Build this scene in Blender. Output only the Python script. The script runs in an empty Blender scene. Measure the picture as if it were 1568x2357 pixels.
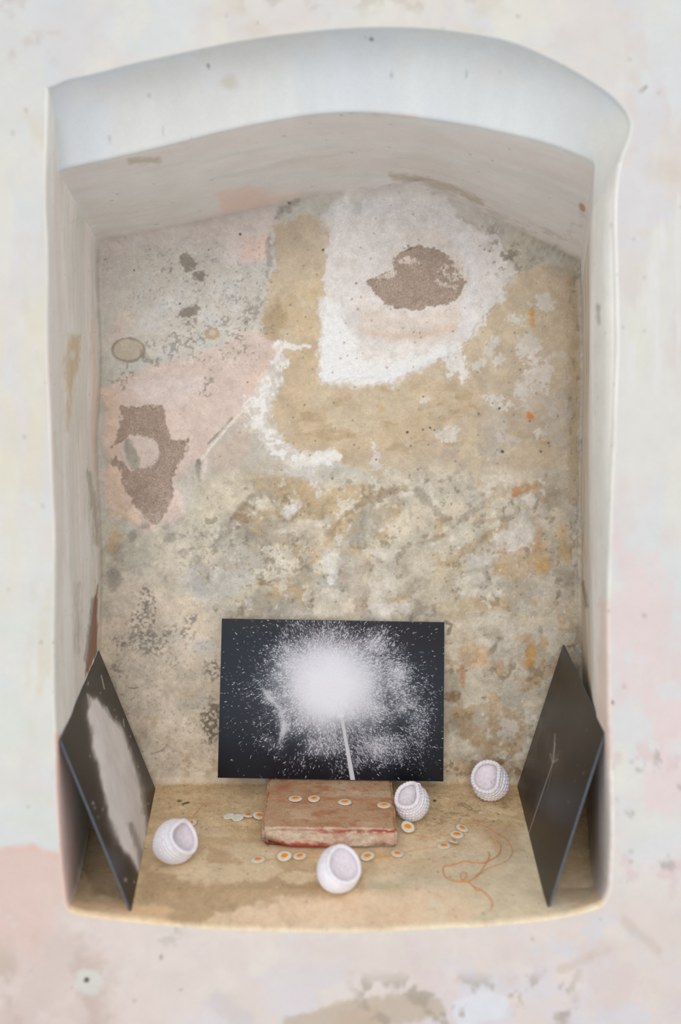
import bpy, bmesh, math, random
import numpy as np
from mathutils import Vector, Matrix

# ------------------------------------------------------------------ camera, light, exposure
scene = bpy.context.scene
COL = scene.collection
W_PX, H_PX = 1568.0, 2357.0
F_PX, X0, Y0 = 2518.0, 784.0, 646.0        # focal length and horizon measured from the picture panels
CAM_H = 0.708                              # eye height above the niche floor (floor is z = 0)

cam_data = bpy.data.cameras.new('camera')
cam = bpy.data.objects.new('camera', cam_data)
COL.objects.link(cam)
cam.location = (0, 0, CAM_H)
cam.rotation_euler = (math.pi / 2, 0, 0)
cam_data.sensor_fit = 'VERTICAL'
cam_data.sensor_height = 36.0
cam_data.lens = 36.0 * F_PX / H_PX
cam_data.shift_y = -(H_PX / 2 - Y0) / H_PX
cam_data.clip_start = 0.01
cam_data.dof.use_dof = True
cam_data.dof.focus_distance = 1.49
cam_data.dof.aperture_fstop = 1.8
scene.camera = cam

world = bpy.data.worlds.new('overcast_daylight')
scene.world = world
world.use_nodes = True
bg = world.node_tree.nodes['Background']
bg.inputs[0].default_value = (0.965, 0.985, 1.0, 1)
bg.inputs[1].default_value = 0.85

sun_data = bpy.data.lights.new('soft_daylight', 'SUN')
sun_data.energy = 1.0
sun_data.angle = math.radians(26)
sun_data.color = (1.0, 0.985, 0.955)
sun = bpy.data.objects.new('soft_daylight', sun_data)
COL.objects.link(sun)
sun.rotation_euler = Vector((0.04, 0.88, -0.47)).to_track_quat('-Z', 'Y').to_euler()

vs = scene.view_settings
vs.view_transform = 'Standard'
vs.look = 'None'
vs.gamma = 1.0
vs.use_curve_mapping = False
vs.exposure = 0.0

# ------------------------------------------------------------------ helpers
def at(px, py, Y):
    """point of the place that stands at distance Y and shows at (px, py) in the photograph"""
    return Vector(((px - X0) * Y / F_PX, Y, CAM_H - (py - Y0) * Y / F_PX))

def on_floor(px, py, z=0.0):
    Y = (CAM_H - z) * F_PX / (py - Y0)
    return Vector(((px - X0) * Y / F_PX, Y, z))

def proj(P):
    return X0 + P[:, 0] * F_PX / P[:, 1], Y0 + (CAM_H - P[:, 2]) * F_PX / P[:, 1]

def lin(c):
    c = np.asarray(c, float) / 255.0
    return np.where(c <= 0.04045, c / 12.92, ((c + 0.055) / 1.055) ** 2.4)

def tag(o, label, cat=None, group=None, kind=None):
    o['label'] = label
    if cat: o['category'] = cat
    if group: o['group'] = group
    if kind: o['kind'] = kind
    return o

def empty(name, loc=(0, 0, 0)):
    o = bpy.data.objects.new(name, None)
    o.empty_display_size = 0.02
    COL.objects.link(o)
    o.location = loc
    return o

def mesh_obj(name, verts, faces, mat, parent=None, smooth=True):
    me = bpy.data.meshes.new(name)
    me.from_pydata([tuple(v) for v in verts], [], faces)
    me.update()
    if smooth:
        me.polygons.foreach_set('use_smooth', [True] * len(me.polygons))
    if mat: me.materials.append(mat)
    o = bpy.data.objects.new(name, me)
    COL.objects.link(o)
    if parent: o.parent = parent
    return o

def bm_obj(name, bm, mat, parent=None, smooth=True):
    me = bpy.data.meshes.new(name)
    bm.to_mesh(me); bm.free()
    if smooth:
        me.polygons.foreach_set('use_smooth', [True] * len(me.polygons))
    if mat: me.materials.append(mat)
    o = bpy.data.objects.new(name, me)
    COL.objects.link(o)
    if parent: o.parent = parent
    return o

def grid_obj(name, P, nu, nv, mat, colors=None, parent=None, flip=False, wrap=False):
    """P: (nu*nv, 3) points, index = i * nv + j"""
    nq = nu if wrap else nu - 1
    i, j = np.meshgrid(np.arange(nq), np.arange(nv - 1), indexing='ij')
    i2 = (i + 1) % nu
    a, b, c, d = i * nv + j, i2 * nv + j, i2 * nv + j + 1, i * nv + j + 1
    F = np.stack([a, d, c, b] if flip else [a, b, c, d], -1).reshape(-1, 4)
    me = bpy.data.meshes.new(name)
    me.vertices.add(len(P)); me.vertices.foreach_set('co', P.astype(np.float32).ravel())
    me.loops.add(F.size); me.loops.foreach_set('vertex_index', F.astype(np.int32).ravel())
    me.polygons.add(len(F)); me.polygons.foreach_set('loop_start', (np.arange(len(F)) * 4).astype(np.int32))
    me.polygons.foreach_set('use_smooth', np.ones(len(F), bool))
    me.update(calc_edges=True)
    if colors is not None:
        at_ = me.attributes.new('pigment', 'FLOAT_COLOR', 'POINT')
        at_.data.foreach_set('color', colors.astype(np.float32).ravel())
    me.materials.append(mat)
    o = bpy.data.objects.new(name, me)
    COL.objects.link(o)
    if parent: o.parent = parent
    return o

# ---- noise in numpy
def hsh(ix, iy, seed):
    with np.errstate(over='ignore'):
        h = ix.astype(np.uint32) * np.uint32(374761393) + iy.astype(np.uint32) * np.uint32(668265263) + np.uint32((seed * 2246822519 + 3266489917) & 0xffffffff)
        h = (h ^ (h >> np.uint32(13))) * np.uint32(1274126177)
        h = (h ^ (h >> np.uint32(16))) * np.uint32(2246822519)
        h = h ^ (h >> np.uint32(15))
    return h.astype(np.float64) / 4294967295.0

def vnoise(x, y, seed):
    fx, fy = np.floor(x), np.floor(y)
    ix, iy = fx.astype(np.int64), fy.astype(np.int64)
    tx, ty = x - fx, y - fy
    tx = tx * tx * (3 - 2 * tx); ty = ty * ty * (3 - 2 * ty)
    a, b = hsh(ix, iy, seed), hsh(ix + 1, iy, seed)
    c, d = hsh(ix, iy + 1, seed), hsh(ix + 1, iy + 1, seed)
    return (a + (b - a) * tx) * (1 - ty) + (c + (d - c) * tx) * ty

def fbm(x, y, scale, octv=4, seed=0, gain=0.55):
    """value in 0..1, mean .5; scale = size of the largest blobs"""
    s, amp, tot, fx, fy = 0.0, 1.0, 0.0, x / scale, y / scale
    for o in range(octv):
        s = s + amp * (vnoise(fx + 17.3 * o, fy - 9.1 * o, seed + o * 101) - 0.5)
        tot += amp * amp
        amp *= gain; fx = fx * 2.03; fy = fy * 2.03
    return np.clip(0.5 + 0.62 * s / math.sqrt(tot), 0, 1)

def worley(x, y, scale, seed, fill=1.0):
    """distance (in the unit of x) to scattered points, only a share 'fill' of the cells has one"""
    gx, gy = x / scale, y / scale
    ix, iy = np.floor(gx).astype(np.int64), np.floor(gy).astype(np.int64)
    best = np.full(x.shape, 9.0)
    for dx in (-1, 0, 1):
        for dy in (-1, 0, 1):
            cx, cy = ix + dx, iy + dy
            px = cx + hsh(cx, cy, seed); py = cy + hsh(cx, cy, seed + 7)
            d = np.hypot(gx - px, gy - py)
            d = np.where(hsh(cx, cy, seed + 13) < fill, d, 9.0)
            best = np.minimum(best, d)
    return best * scale

def sstep(a, b, x):
    t = np.clip((x - a) / (b - a), 0, 1)
    return t * t * (3 - 2 * t)

def sd_poly(x, y, pts):
    """signed distance, positive inside"""
    d2 = np.full(x.shape, 1e12); ins = np.zeros(x.shape, bool)
    n = len(pts)
    for k in range(n):
        x1, y1 = pts[k]; x2, y2 = pts[(k + 1) % n]
        ex, ey = x2 - x1, y2 - y1
        t = np.clip(((x - x1) * ex + (y - y1) * ey) / (ex * ex + ey * ey + 1e-9), 0, 1)
        d2 = np.minimum(d2, (x - x1 - t * ex) ** 2 + (y - y1 - t * ey) ** 2)
        cond = ((y1 > y) != (y2 > y)) & (x < (x2 - x1) * (y - y1) / ((y2 - y1) + 1e-12) + x1)
        ins ^= cond
    return np.where(ins, 1, -1) * np.sqrt(d2)

def sd_line(x, y, pts, w):
    d2 = np.full(x.shape, 1e12)
    for k in range(len(pts) - 1):
        x1, y1 = pts[k]; x2, y2 = pts[k + 1]
        ex, ey = x2 - x1, y2 - y1
        t = np.clip(((x - x1) * ex + (y - y1) * ey) / (ex * ex + ey * ey + 1e-9), 0, 1)
        d2 = np.minimum(d2, (x - x1 - t * ex) ** 2 + (y - y1 - t * ey) ** 2)
    return w - np.sqrt(d2)

def sd_ell(x, y, cx, cy, rx, ry, ang=0.0):
    c, s = math.cos(math.radians(ang)), math.sin(math.radians(ang))
    dx, dy = x - cx, y - cy
    u, v = dx * c + dy * s, -dx * s + dy * c
    return (1 - np.hypot(u / rx, v / ry)) * min(rx, ry)

class Canvas:
    """pigment (linear rgb), grain and relief carried by the points of one plaster surface.
    px, py locate a stain, a, b are lengths along the surface (same unit) for the noise"""
    def __init__(s, P, a, b, base, grain=0.25):
        s.P = P; s.px, s.py = proj(P)
        s.a, s.b = a * 1640.0, b * 1640.0
        n = len(P)
        s.rgb = np.tile(lin(base), (n, 1)); s.grain = np.full(n, grain); s.h = np.zeros(n)
        s.seed = 1
    def mix(s, m, color, idx=None):
        c = lin(color)
        if idx is None: s.rgb += (c - s.rgb) * m[:, None]
        else: s.rgb[idx] += (c - s.rgb[idx]) * m[:, None]
    def cloud(s, color, op, scale, lo, hi, octv=4, sx=1.0, sy=1.0, seed=None, region=None, edge=40, h=0.0):
        """patchy veil of a colour all over, or inside a soft region"""
        s.seed += 1
        idx = None
        a, b = s.a, s.b
        reg = 1.0
        if region is not None:
            x0, x1, y0, y1 = region
            idx = np.nonzero((s.px > x0 - edge) & (s.px < x1 + edge) & (s.py > y0 - edge) & (s.py < y1 + edge))[0]
            if len(idx) == 0: return
            a, b = a[idx], b[idx]
            px, py = s.px[idx], s.py[idx]
            wob = (fbm(a, b, 90, 3, s.seed + 900) - .5) * edge * 1.4
            d = np.minimum(np.minimum(px - x0, x1 - px), np.minimum(py - y0, y1 - py)) + wob
            reg = sstep(-edge, edge, d)
        n = fbm(a * sx, b * sy, scale, octv, seed if seed is not None else s.seed * 31)
        m = sstep(lo, hi, n) * op * reg
        s.mix(m, color, idx)
        if h: 
            if idx is None: s.h += m * h
            else: s.h[idx] += m * h
    def lay(s, kind, geo, color, op=1.0, edge=3.0, warp=6.0, wscale=30.0, speck=None, h=0.0, grain=None, fray=0.0):
        """one patch: kind poly / line / ell; speck=(scale, lo, hi) breaks it into grains; h relief in mm"""
        s.seed += 1
        if kind == 'ell':
            cx, cy, rx, ry = geo[:4]; m_ = max(rx, ry) + warp * 1.5 + edge + fray
            bx = (cx - m_, cx + m_, cy - m_, cy + m_)
        else:
            pts = geo if kind == 'poly' else geo[0]
            w = 0 if kind == 'poly' else geo[1]
            m_ = w + warp * 1.5 + edge + fray + 2
            xs = [p[0] for p in pts]; ys = [p[1] for p in pts]
            bx = (min(xs) - m_, max(xs) + m_, min(ys) - m_, max(ys) + m_)
        idx = np.nonzero((s.px > bx[0]) & (s.px < bx[1]) & (s.py > bx[2]) & (s.py < bx[3]))[0]
        if len(idx) == 0: return
        x, y, a, b = s.px[idx], s.py[idx], s.a[idx], s.b[idx]
        if kind == 'poly': d = sd_poly(x, y, geo)
        elif kind == 'line': d = sd_line(x, y, geo[0], geo[1])
        else: d = sd_ell(x, y, *geo)
        if warp: d = d + (fbm(a, b, wscale, 4, s.seed * 17 + 5, 0.62) - .5) * 2.6 * warp
        if edge >= 4 and fray == 0: d = d + (fbm(a, b, 11, 3, s.seed * 19 + 3) - .5) * 1.6 * edge
        if fray: d = d + (fbm(a, b, 7, 2, s.seed * 19 + 3) - .5) * 2.6 * fray
        m = sstep(-edge, edge, d)
        if speck:
            sp = fbm(a, b, speck[0], 2, s.seed * 23 + 1, 0.6)
            m = m * sstep(speck[1], speck[2], sp)
        m = m * op
        s.mix(m, color, idx)
        if h: s.h[idx] += m * h
        if grain is not None: s.grain[idx] += (grain - s.grain[idx]) * m
    def dots(s, color, op, scale, fill, r, seed, region=None, edge=30, dens=None):
        idx = np.arange(len(s.px)); reg = 1.0
        if region is not None:
            x0, x1, y0, y1 = region
            idx = np.nonzero((s.px > x0 - edge) & (s.px < x1 + edge) & (s.py > y0 - edge) & (s.py < y1 + edge))[0]
            if len(idx) == 0: return
            px, py = s.px[idx], s.py[idx]
            d = np.minimum(np.minimum(px - x0, x1 - px), np.minimum(py - y0, y1 - py)) + (fbm(s.a[idx], s.b[idx], 70, 3, seed + 5) - .5) * edge * 2
            reg = sstep(-edge, edge, d)
        a, b = s.a[idx], s.b[idx]
        w = worley(a, b, scale, seed, fill)
        rr = r * (0.5 + 1.0 * vnoise(a / scale, b / scale, seed + 3)) * reg
        m = sstep(1.0, -1.0, (w - rr) / 1.4) * op * (reg > 0.15)
        s.mix(m, color, idx)
        s.h[idx] -= m * 0.5
    def mottle(s, amp, scale, seed, k=1.0):
        """uneven thickness of the wash"""
        s.rgb *= (1 + amp * k * (fbm(s.a, s.b, scale, 5, seed, .7) - .5))[:, None]
    def out(s, gain, sat=0.85):
        g = s.rgb.mean(1)[:, None]
        rgb = np.clip((g + (s.rgb - g) * sat) * gain, 0.003, 0.88)
        return np.concatenate([rgb, s.grain[:, None]], 1)

# ------------------------------------------------------------------ materials
def nodes_of(m):
    m.use_nodes = True
    nt = m.node_tree
    return nt, nt.nodes, nt.links, nt.nodes['Principled BSDF']

def mat_plaster(name, amp=1.0, bump=0.35):
    m = bpy.data.materials.new(name)
    nt, N, L, p = nodes_of(m)
    p.inputs['Roughness'].default_value = 0.95
    p.inputs['Specular IOR Level'].default_value = 0.15
    attr = N.new('ShaderNodeAttribute'); attr.attribute_name = 'pigment'
    tc = N.new('ShaderNodeTexCoord')
    n1 = N.new('ShaderNodeTexNoise'); n1.inputs['Scale'].default_value = 620; n1.inputs['Detail'].default_value = 3; n1.inputs['Roughness'].default_value = 0.7
    n2 = N.new('ShaderNodeTexNoise'); n2.inputs['Scale'].default_value = 130; n2.inputs['Detail'].default_value = 4; n2.inputs['Roughness'].default_value = 0.6
    for n in (n1, n2): L.new(tc.outputs['Object'], n.inputs['Vector'])
    # factor = 1 + grain * ((n1-.5)*1.1 + (n2-.5)*.35)
    def math_(op, a, b):
        k = N.new('ShaderNodeMath'); k.operation = op
        for i, v in enumerate((a, b)):
            if isinstance(v, (int, float)): k.inputs[i].default_value = v
            else: L.new(v, k.inputs[i])
        return k.outputs[0]
    s1 = math_('MULTIPLY', math_('SUBTRACT', n1.outputs['Fac'], 0.5), 1.9 * amp)
    s2 = math_('MULTIPLY', math_('SUBTRACT', n2.outputs['Fac'], 0.5), 0.5 * amp)
    f = math_('ADD', math_('MULTIPLY', math_('ADD', s1, s2), attr.outputs['Alpha']), 1.0)
    vm = N.new('ShaderNodeVectorMath'); vm.operation = 'SCALE'
    L.new(attr.outputs['Color'], vm.inputs[0]); L.new(f, vm.inputs['Scale'])
    L.new(vm.outputs[0], p.inputs['Base Color'])
    bp = N.new('ShaderNodeBump'); bp.inputs['Strength'].default_value = bump; bp.inputs['Distance'].default_value = 0.0012
    hh = math_('ADD', math_('MULTIPLY', n1.outputs['Fac'], math_('ADD', attr.outputs['Alpha'], 0.1)), math_('MULTIPLY', n2.outputs['Fac'], 0.6))
    L.new(hh, bp.inputs['Height']); L.new(bp.outputs[0], p.inputs['Normal'])
    return m

def mat_plain(name, rgb, rough=0.6, spec=0.3, noise=None, bump=None):
    m = bpy.data.materials.new(name)
    nt, N, L, p = nodes_of(m)
    c = lin(rgb)
    p.inputs['Base Color'].default_value = (*c, 1)
    p.inputs['Roughness'].default_value = rough
    p.inputs['Specular IOR Level'].default_value = spec
    tc = N.new('ShaderNodeTexCoord')
    if noise:
        n = N.new('ShaderNodeTexNoise'); n.inputs['Scale'].default_value = noise[0]; n.inputs['Detail'].default_value = 4
        L.new(tc.outputs['Object'], n.inputs['Vector'])
        r = N.new('ShaderNodeValToRGB')
        r.color_ramp.elements[0].position = 0.3; r.color_ramp.elements[1].position = 0.7
        r.color_ramp.elements[0].color = (*lin(noise[1]), 1); r.color_ramp.elements[1].color = (*lin(noise[2]), 1)
        L.new(n.outputs['Fac'], r.inputs[0]); L.new(r.outputs[0], p.inputs['Base Color'])
    if bump:
        n = N.new('ShaderNodeTexNoise'); n.inputs['Scale'].default_value = bump[0]; n.inputs['Detail'].default_value = 3
        L.new(tc.outputs['Object'], n.inputs['Vector'])
        b = N.new('ShaderNodeBump'); b.inputs['Strength'].default_value = bump[1]; b.inputs['Distance'].default_value = 0.001
        L.new(n.outputs['Fac'], b.inputs['Height']); L.new(b.outputs[0], p.inputs['Normal'])
    return m

def mat_print(name, rough):
    m = bpy.data.materials.new(name)
    nt, N, L, p = nodes_of(m)
    a = N.new('ShaderNodeAttribute'); a.attribute_name = 'pigment'
    tc = N.new('ShaderNodeTexCoord')
    n = N.new('ShaderNodeTexNoise'); n.inputs['Scale'].default_value = 900; n.inputs['Detail'].default_value = 2
    L.new(tc.outputs['Object'], n.inputs['Vector'])
    r = N.new('ShaderNodeMapRange'); r.inputs['To Min'].default_value = 0.86; r.inputs['To Max'].default_value = 1.14
    L.new(n.outputs['Fac'], r.inputs['Value'])
    vm = N.new('ShaderNodeVectorMath'); vm.operation = 'SCALE'
    L.new(a.outputs['Color'], vm.inputs[0]); L.new(r.outputs[0], vm.inputs['Scale'])
    L.new(vm.outputs[0], p.inputs['Base Color'])
    p.inputs['Roughness'].default_value = rough
    p.inputs['Specular IOR Level'].default_value = 0.3
    return m

M_WALL = mat_plaster('limewash_plaster', 0.6, 0.25)
M_BACK = mat_plaster('weathered_plaster', 1.0, 0.45)
M_FLOOR = mat_plaster('worn_lime_floor', 1.0, 0.45)

# ------------------------------------------------------------------ the niche: measured outlines
Y_FRONT, Y_MOUTH, Y_THROAT, Y_BACK, COVE = 1.213, 1.220, 1.275, 1.545, 0.008

def crom(pts, n):
    """n points evenly along a smooth curve through pts"""
    p = np.array([pts[0]] + list(pts) + [pts[-1]], float)
    out = []
    for k in range(1, len(p) - 2):
        t = np.linspace(0, 1, 24, endpoint=False)[:, None]
        a, b, c, d = p[k - 1], p[k], p[k + 1], p[k + 2]
        out.append(0.5 * ((2 * b) + (c - a) * t + (2 * a - 5 * b + 4 * c - d) * t ** 2 + (3 * b - a - 3 * c + d) * t ** 3))
    out.append(p[-2:-1])
    q = np.concatenate(out)
    s = np.concatenate([[0], np.cumsum(np.hypot(*np.diff(q, axis=0).T))])
    u = np.linspace(0, s[-1], n)
    return np.stack([np.interp(u, s, q[:, 0]), np.interp(u, s, q[:, 1])], 1)

NU = dict(left=400, arch=300, right=400, floor=480)
mouth = dict(
    left=[(163, 2083), (157, 2068), (150, 2010), (143, 1930), (137, 1820), (133, 1700), (130, 1600), (129, 1500), (130, 1400), (131, 1300), (130, 1200), (124, 1070), (120, 950), (115, 850), (114, 750), (115, 600), (110, 480), (111, 350), (113, 270), (114, 207)],
    arch=[(114, 207), (140, 197), (165, 187), (230, 173), (300, 154), (400, 132), (550, 101), (700, 80), (850, 69), (1000, 73), (1150, 96), (1250, 133), (1330, 175), (1400, 222), (1438, 262)],
    right=[(1438, 262), (1446, 290), (1439, 325), (1424, 365), (1413, 420), (1409, 500), (1411, 600), (1413, 700), (1414, 800), (1410, 900), (1407, 1000), (1402, 1100), (1397, 1250), (1393, 1400), (1394, 1500), (1396, 1650), (1400, 1800), (1402, 1900), (1399, 2000), (1396, 2040), (1386, 2066)],
    floor=[(1386, 2066), (1372, 2076), (1320, 2092), (1250, 2104), (1120, 2117), (1000, 2122), (850, 2130), (750, 2131), (600, 2128), (450, 2121), (330, 2110), (250, 2101), (190, 2093), (163, 2083)])
throat = dict(
    left=[(180, 2034), (172, 2020), (166, 1900), (156, 1700), (149, 1500), (147, 1300), (143, 1100), (139, 900), (137, 700), (134, 500), (135, 396)],
    arch=[(135, 396), (160, 388), (250, 367), (400, 330), (550, 295), (700, 266), (800, 257), (900, 260), (1050, 280), (1150, 300), (1250, 325), (1330, 355), (1369, 373)],
    right=[(1369, 373), (1364, 500), (1362, 700), (1364, 900), (1362, 1100), (1362, 1300), (1366, 1500), (1374, 1750), (1378, 1900), (1377, 2000), (1368, 2038)],
    floor=[(1368, 2038), (1340, 2044), (1200, 2045), (800, 2046), (400, 2045), (220, 2042), (180, 2034)])
back = dict(
    left=[(232, 1795), (232, 1780), (233, 1600), (235, 1450), (238, 1300), (235, 1200), (230, 1100), (227, 1000), (234, 900), (236, 800), (231, 700), (229, 600), (233, 562)],
    arch=[(233, 562), (245, 552), (330, 536), (450, 512), (600, 478), (700, 456), (800, 444), (900, 438), (1000, 448), (1100, 486), (1200, 535), (1290, 578), (1334, 604)],
    right=[(1334, 604), (1337, 700), (1340, 800), (1341, 900), (1338, 1000), (1336, 1100), (1336, 1300), (1338, 1500), (1340, 1700), (1340, 1780), (1339, 1795)],
    floor=[(1339, 1795), (1320, 1800), (800, 1800), (250, 1800), (232, 1795)])

def ring(curves, Y):
    """closed outline at distance Y in metres (x, z), plus the section starts"""
    out, starts, n = [], [], 0
    for k in ('left', 'arch', 'right', 'floor'):
        q = crom(curves[k], NU[k] + 1)[:-1]
        starts.append(n); n += len(q)
        out.append(np.stack([(q[:, 0] - X0) * Y / F_PX, CAM_H - (q[:, 1] - Y0) * Y / F_PX], 1))
    return np.concatenate(out), starts + [n]

R_mouth, ST = ring(mouth, Y_MOUTH)
R_throat, _ = ring(throat, Y_THROAT)
R_back, _ = ring(back, Y_BACK)
NR = len(R_mouth)

def soften(v, k):
    for _ in range(k):
        v = (np.roll(v, 1, 0) + 2 * v + np.roll(v, -1, 0)) / 4
    return v
R_throat = soften(R_throat, 4)
R_back = soften(R_back, 10)

def inward(R):
    t = np.roll(R, -1, 0) - np.roll(R, 1, 0)
    n = np.stack([t[:, 1], -t[:, 0]], 1)
    n /= np.linalg.norm(n, axis=1)[:, None] + 1e-12
    c = R.mean(0)
    if ((c - R) * n).sum() < 0: n = -n
    n = soften(n, 12)
    return n / (np.linalg.norm(n, axis=1)[:, None] + 1e-12)

# concave (arch), convex (right jamb) or straight roll of the front band
kk = np.zeros(NR)
kk[ST[1]:ST[2]] = 1.0
kk[ST[2]:ST[3]] = -0.9 * (1 - sstep(0.45, 0.8, np.linspace(0, 1, ST[3] - ST[2])))
kk[ST[3]:] = 0.0
kk = soften(kk[:, None], 2500)[:, 0]

in_m, in_b = inward(R_mouth), inward(R_back)
stations = []            # list of (R (NR,2), Y (NR,))
one = np.ones(NR)
rb = soften((0.0025 + 0.0015 * ((np.arange(NR) >= ST[2]) & (np.arange(NR) < ST[3])) + 0.0008 * (np.arange(NR) >= ST[3]))[:, None], 60)
for t in np.linspace(0, 1, 6):
    a = t * math.pi / 2
    stations.append((R_mouth - in_m * rb * (1 - math.sin(a)), one * (Y_MOUTH - (Y_MOUTH - Y_FRONT) * math.cos(a))))
for t in np.linspace(0, 1, 27)[1:]:
    wc, sc_ = 1 - math.cos(t * math.pi / 2), math.sin(t * math.pi / 2)
    k = np.clip(kk, -1, 1) * 0.92
    w = np.where(k >= 0, t + (wc - t) * k, t + (sc_ - t) * -k)
    s = np.where(k >= 0, t + (sc_ - t) * k, t + (wc - t) * -k)
    stations.append((R_mouth + (R_throat - R_mouth) * w[:, None], Y_MOUTH + (Y_THROAT - Y_MOUTH) * s))
cove = soften((COVE + 0.016 * ((np.arange(NR) >= ST[1]) & (np.arange(NR) < ST[2])))[:, None], 60)[:, 0]
Yb0 = Y_BACK - cove
for t in np.linspace(0, 1, 150)[1:]:
    stations.append((R_throat + (R_back - R_throat) * t, Y_THROAT + (Yb0 - Y_THROAT) * t))
for t in np.linspace(0, 1, 7)[1:]:
    a = t * math.pi / 2
    stations.append((R_back + in_b * (cove * (1 - math.cos(a)))[:, None], Yb0 + cove * math.sin(a)))
NV = len(stations)
G = np.zeros((NR, NV, 3))
for j, (R, Y) in enumerate(stations):
    G[:, j, 0] = R[:, 0]; G[:, j, 1] = Y; G[:, j, 2] = R[:, 1]
# uneven hand-laid plaster: a slow wobble along the inward direction that fades at the mouth's rim
uu = np.arange(NR) / NR * 2 * math.pi
for j in range(NV):
    y = stations[j][1]
    wob = (fbm(np.cos(uu) * 3 + 5, np.sin(uu) * 3 + y * 8, 1.0, 3, 77) - .5) * 0.006
    f = sstep(1.22, 1.30, y) * sstep(1.545, 1.50, y) * (1 - 0.75 * (np.arange(NR) >= ST[3]))
    G[:, j, 0] += in_m[:, 0] * wob * f; G[:, j, 2] += in_m[:, 1] * wob * f

def grid_normals(Gs):
    du = np.gradient(Gs, axis=0); dv = np.gradient(Gs, axis=1)
    n = np.cross(du, dv)
    return n / (np.linalg.norm(n, axis=2)[:, :, None] + 1e-12)

def niche_part(name, i0, i1, paint, mat, label, surf):
    ids = np.arange(i0, i1 + 1) % NR
    Gs = G[ids].copy()
    nu, nv = Gs.shape[:2]
    P = Gs.reshape(-1, 3)
    if surf == 'z': a, b = P[:, 0], P[:, 1]
    else: a, b = P[:, 1], P[:, 2]
    c = Canvas(P, a, b, (226, 223, 216), 0.2)
    gain = paint(c)
    pig = c.out(*gain)
    # where the surface rounds into the back wall it carries the back wall's coats
    lim = (1.500, 1.538) if name != 'floor' else (1.534, 1.545)
    wv = sstep(lim[0], lim[1], P[:, 1] + (fbm(c.a, c.b, 40, 3, 640) - .5) * .016)
    ids2 = np.nonzero(wv > 0)[0]
    cb = Canvas(P[ids2], P[ids2, 0], P[ids2, 2], (200, 195, 184), .3)
    gb = paint_back(cb)
    pig[ids2] += (cb.out(*gb) - pig[ids2]) * wv[ids2][:, None]
    n = grid_normals(Gs)
    ctr = np.array([0, 1.38, 0.45])
    flip = ((ctr - Gs) * n).sum() < 0
    if flip: n = -n
    fade = np.ones((nu, nv)); e = np.minimum(np.arange(nu), nu - 1 - np.arange(nu)); fade *= sstep(0, 8, e.astype(float))[:, None]
    Gs += n * (c.h.reshape(nu, nv) * fade * 0.001)[:, :, None]
    o = grid_obj(name, Gs.reshape(-1, 3), nu, nv, mat, pig, flip=bool(flip))
    tag(o, label, kind='structure')
    return o

# ---- paint: ceiling, side walls, floor
def paint_ceiling(c):
    c.rgb[:] = lin((214, 217, 217))
    c.cloud((214, 212, 208), .7, 130, .40, .62, sx=.6)
    c.cloud((208, 214, 222), .6, 160, .45, .65, seed=41)
    # inner soffit, warmer and dirtier behind the band
    band = sstep(1.272, 1.29, c.P[:, 1])
    c.lay('poly', [(1360, 300), (1470, 240), (1470, 480), (1362, 480)], (224, 222, 214), .8, 24, 10, 40)
    c.mix(band * .8, (228, 222, 214))
    c.mix(band * sstep(.45, .7, fbm(c.a * .4, c.b * 1.6, 90, 4, 411)) * .4, (226, 208, 200))
    c.mix(band * sstep(.5, .72, fbm(c.a * .3, c.b * 2.2, 60, 4, 412)) * .35, (212, 206, 194))
    c.lay('poly', [(700, 470), (760, 436), (900, 412), (1010, 425), (1110, 478), (1190, 530), (1100, 560), (700, 560)], (232, 226, 224), .75, 12, 8, 40)
    c.lay('poly', [(490, 440), (560, 430), (640, 445), (690, 450), (600, 478), (520, 490)], (236, 200, 184), .75, 8, 8, 40)
    c.lay('line', ([(300, 372), (365, 368)], 7), (190, 172, 140), .7, 5, 6, 15)
    c.lay('line', ([(900, 405), (980, 415), (1060, 440), (1110, 470)], 6), (182, 160, 132), .6, 6, 6, 25)
    c.lay('line', ([(840, 440), (960, 420), (1060, 455), (1160, 500)], 5), (170, 158, 142), .35, 5, 8, 25)
    c.lay('line', ([(1080, 500), (1180, 520), (1300, 545), (1345, 500)], 10), (176, 168, 150), .35, 8, 12, 30, speck=(9, .45, .6))
    c.lay('ell', (1341, 478, 6, 11, -25), (196, 148, 96), .9, 3, 1)
    c.lay('line', ([(860, 262), (960, 268)], 5), (222, 196, 182), .5, 5, 5, 20)
    c.lay('ell', (480, 152, 4, 4), (110, 90, 84), .9, 2, 0)
    c.lay('ell', (855, 90, 5, 4), (100, 92, 88), .9, 2, 0)
    c.lay('ell', (530, 190, 22, 14), (200, 190, 165), .55, 8, 6, 15)
    c.dots((120, 112, 104), .5, 60, .35, 2.2, 43)
    c.mottle(.12, 60, 299)
    return 1.02, .75

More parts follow.
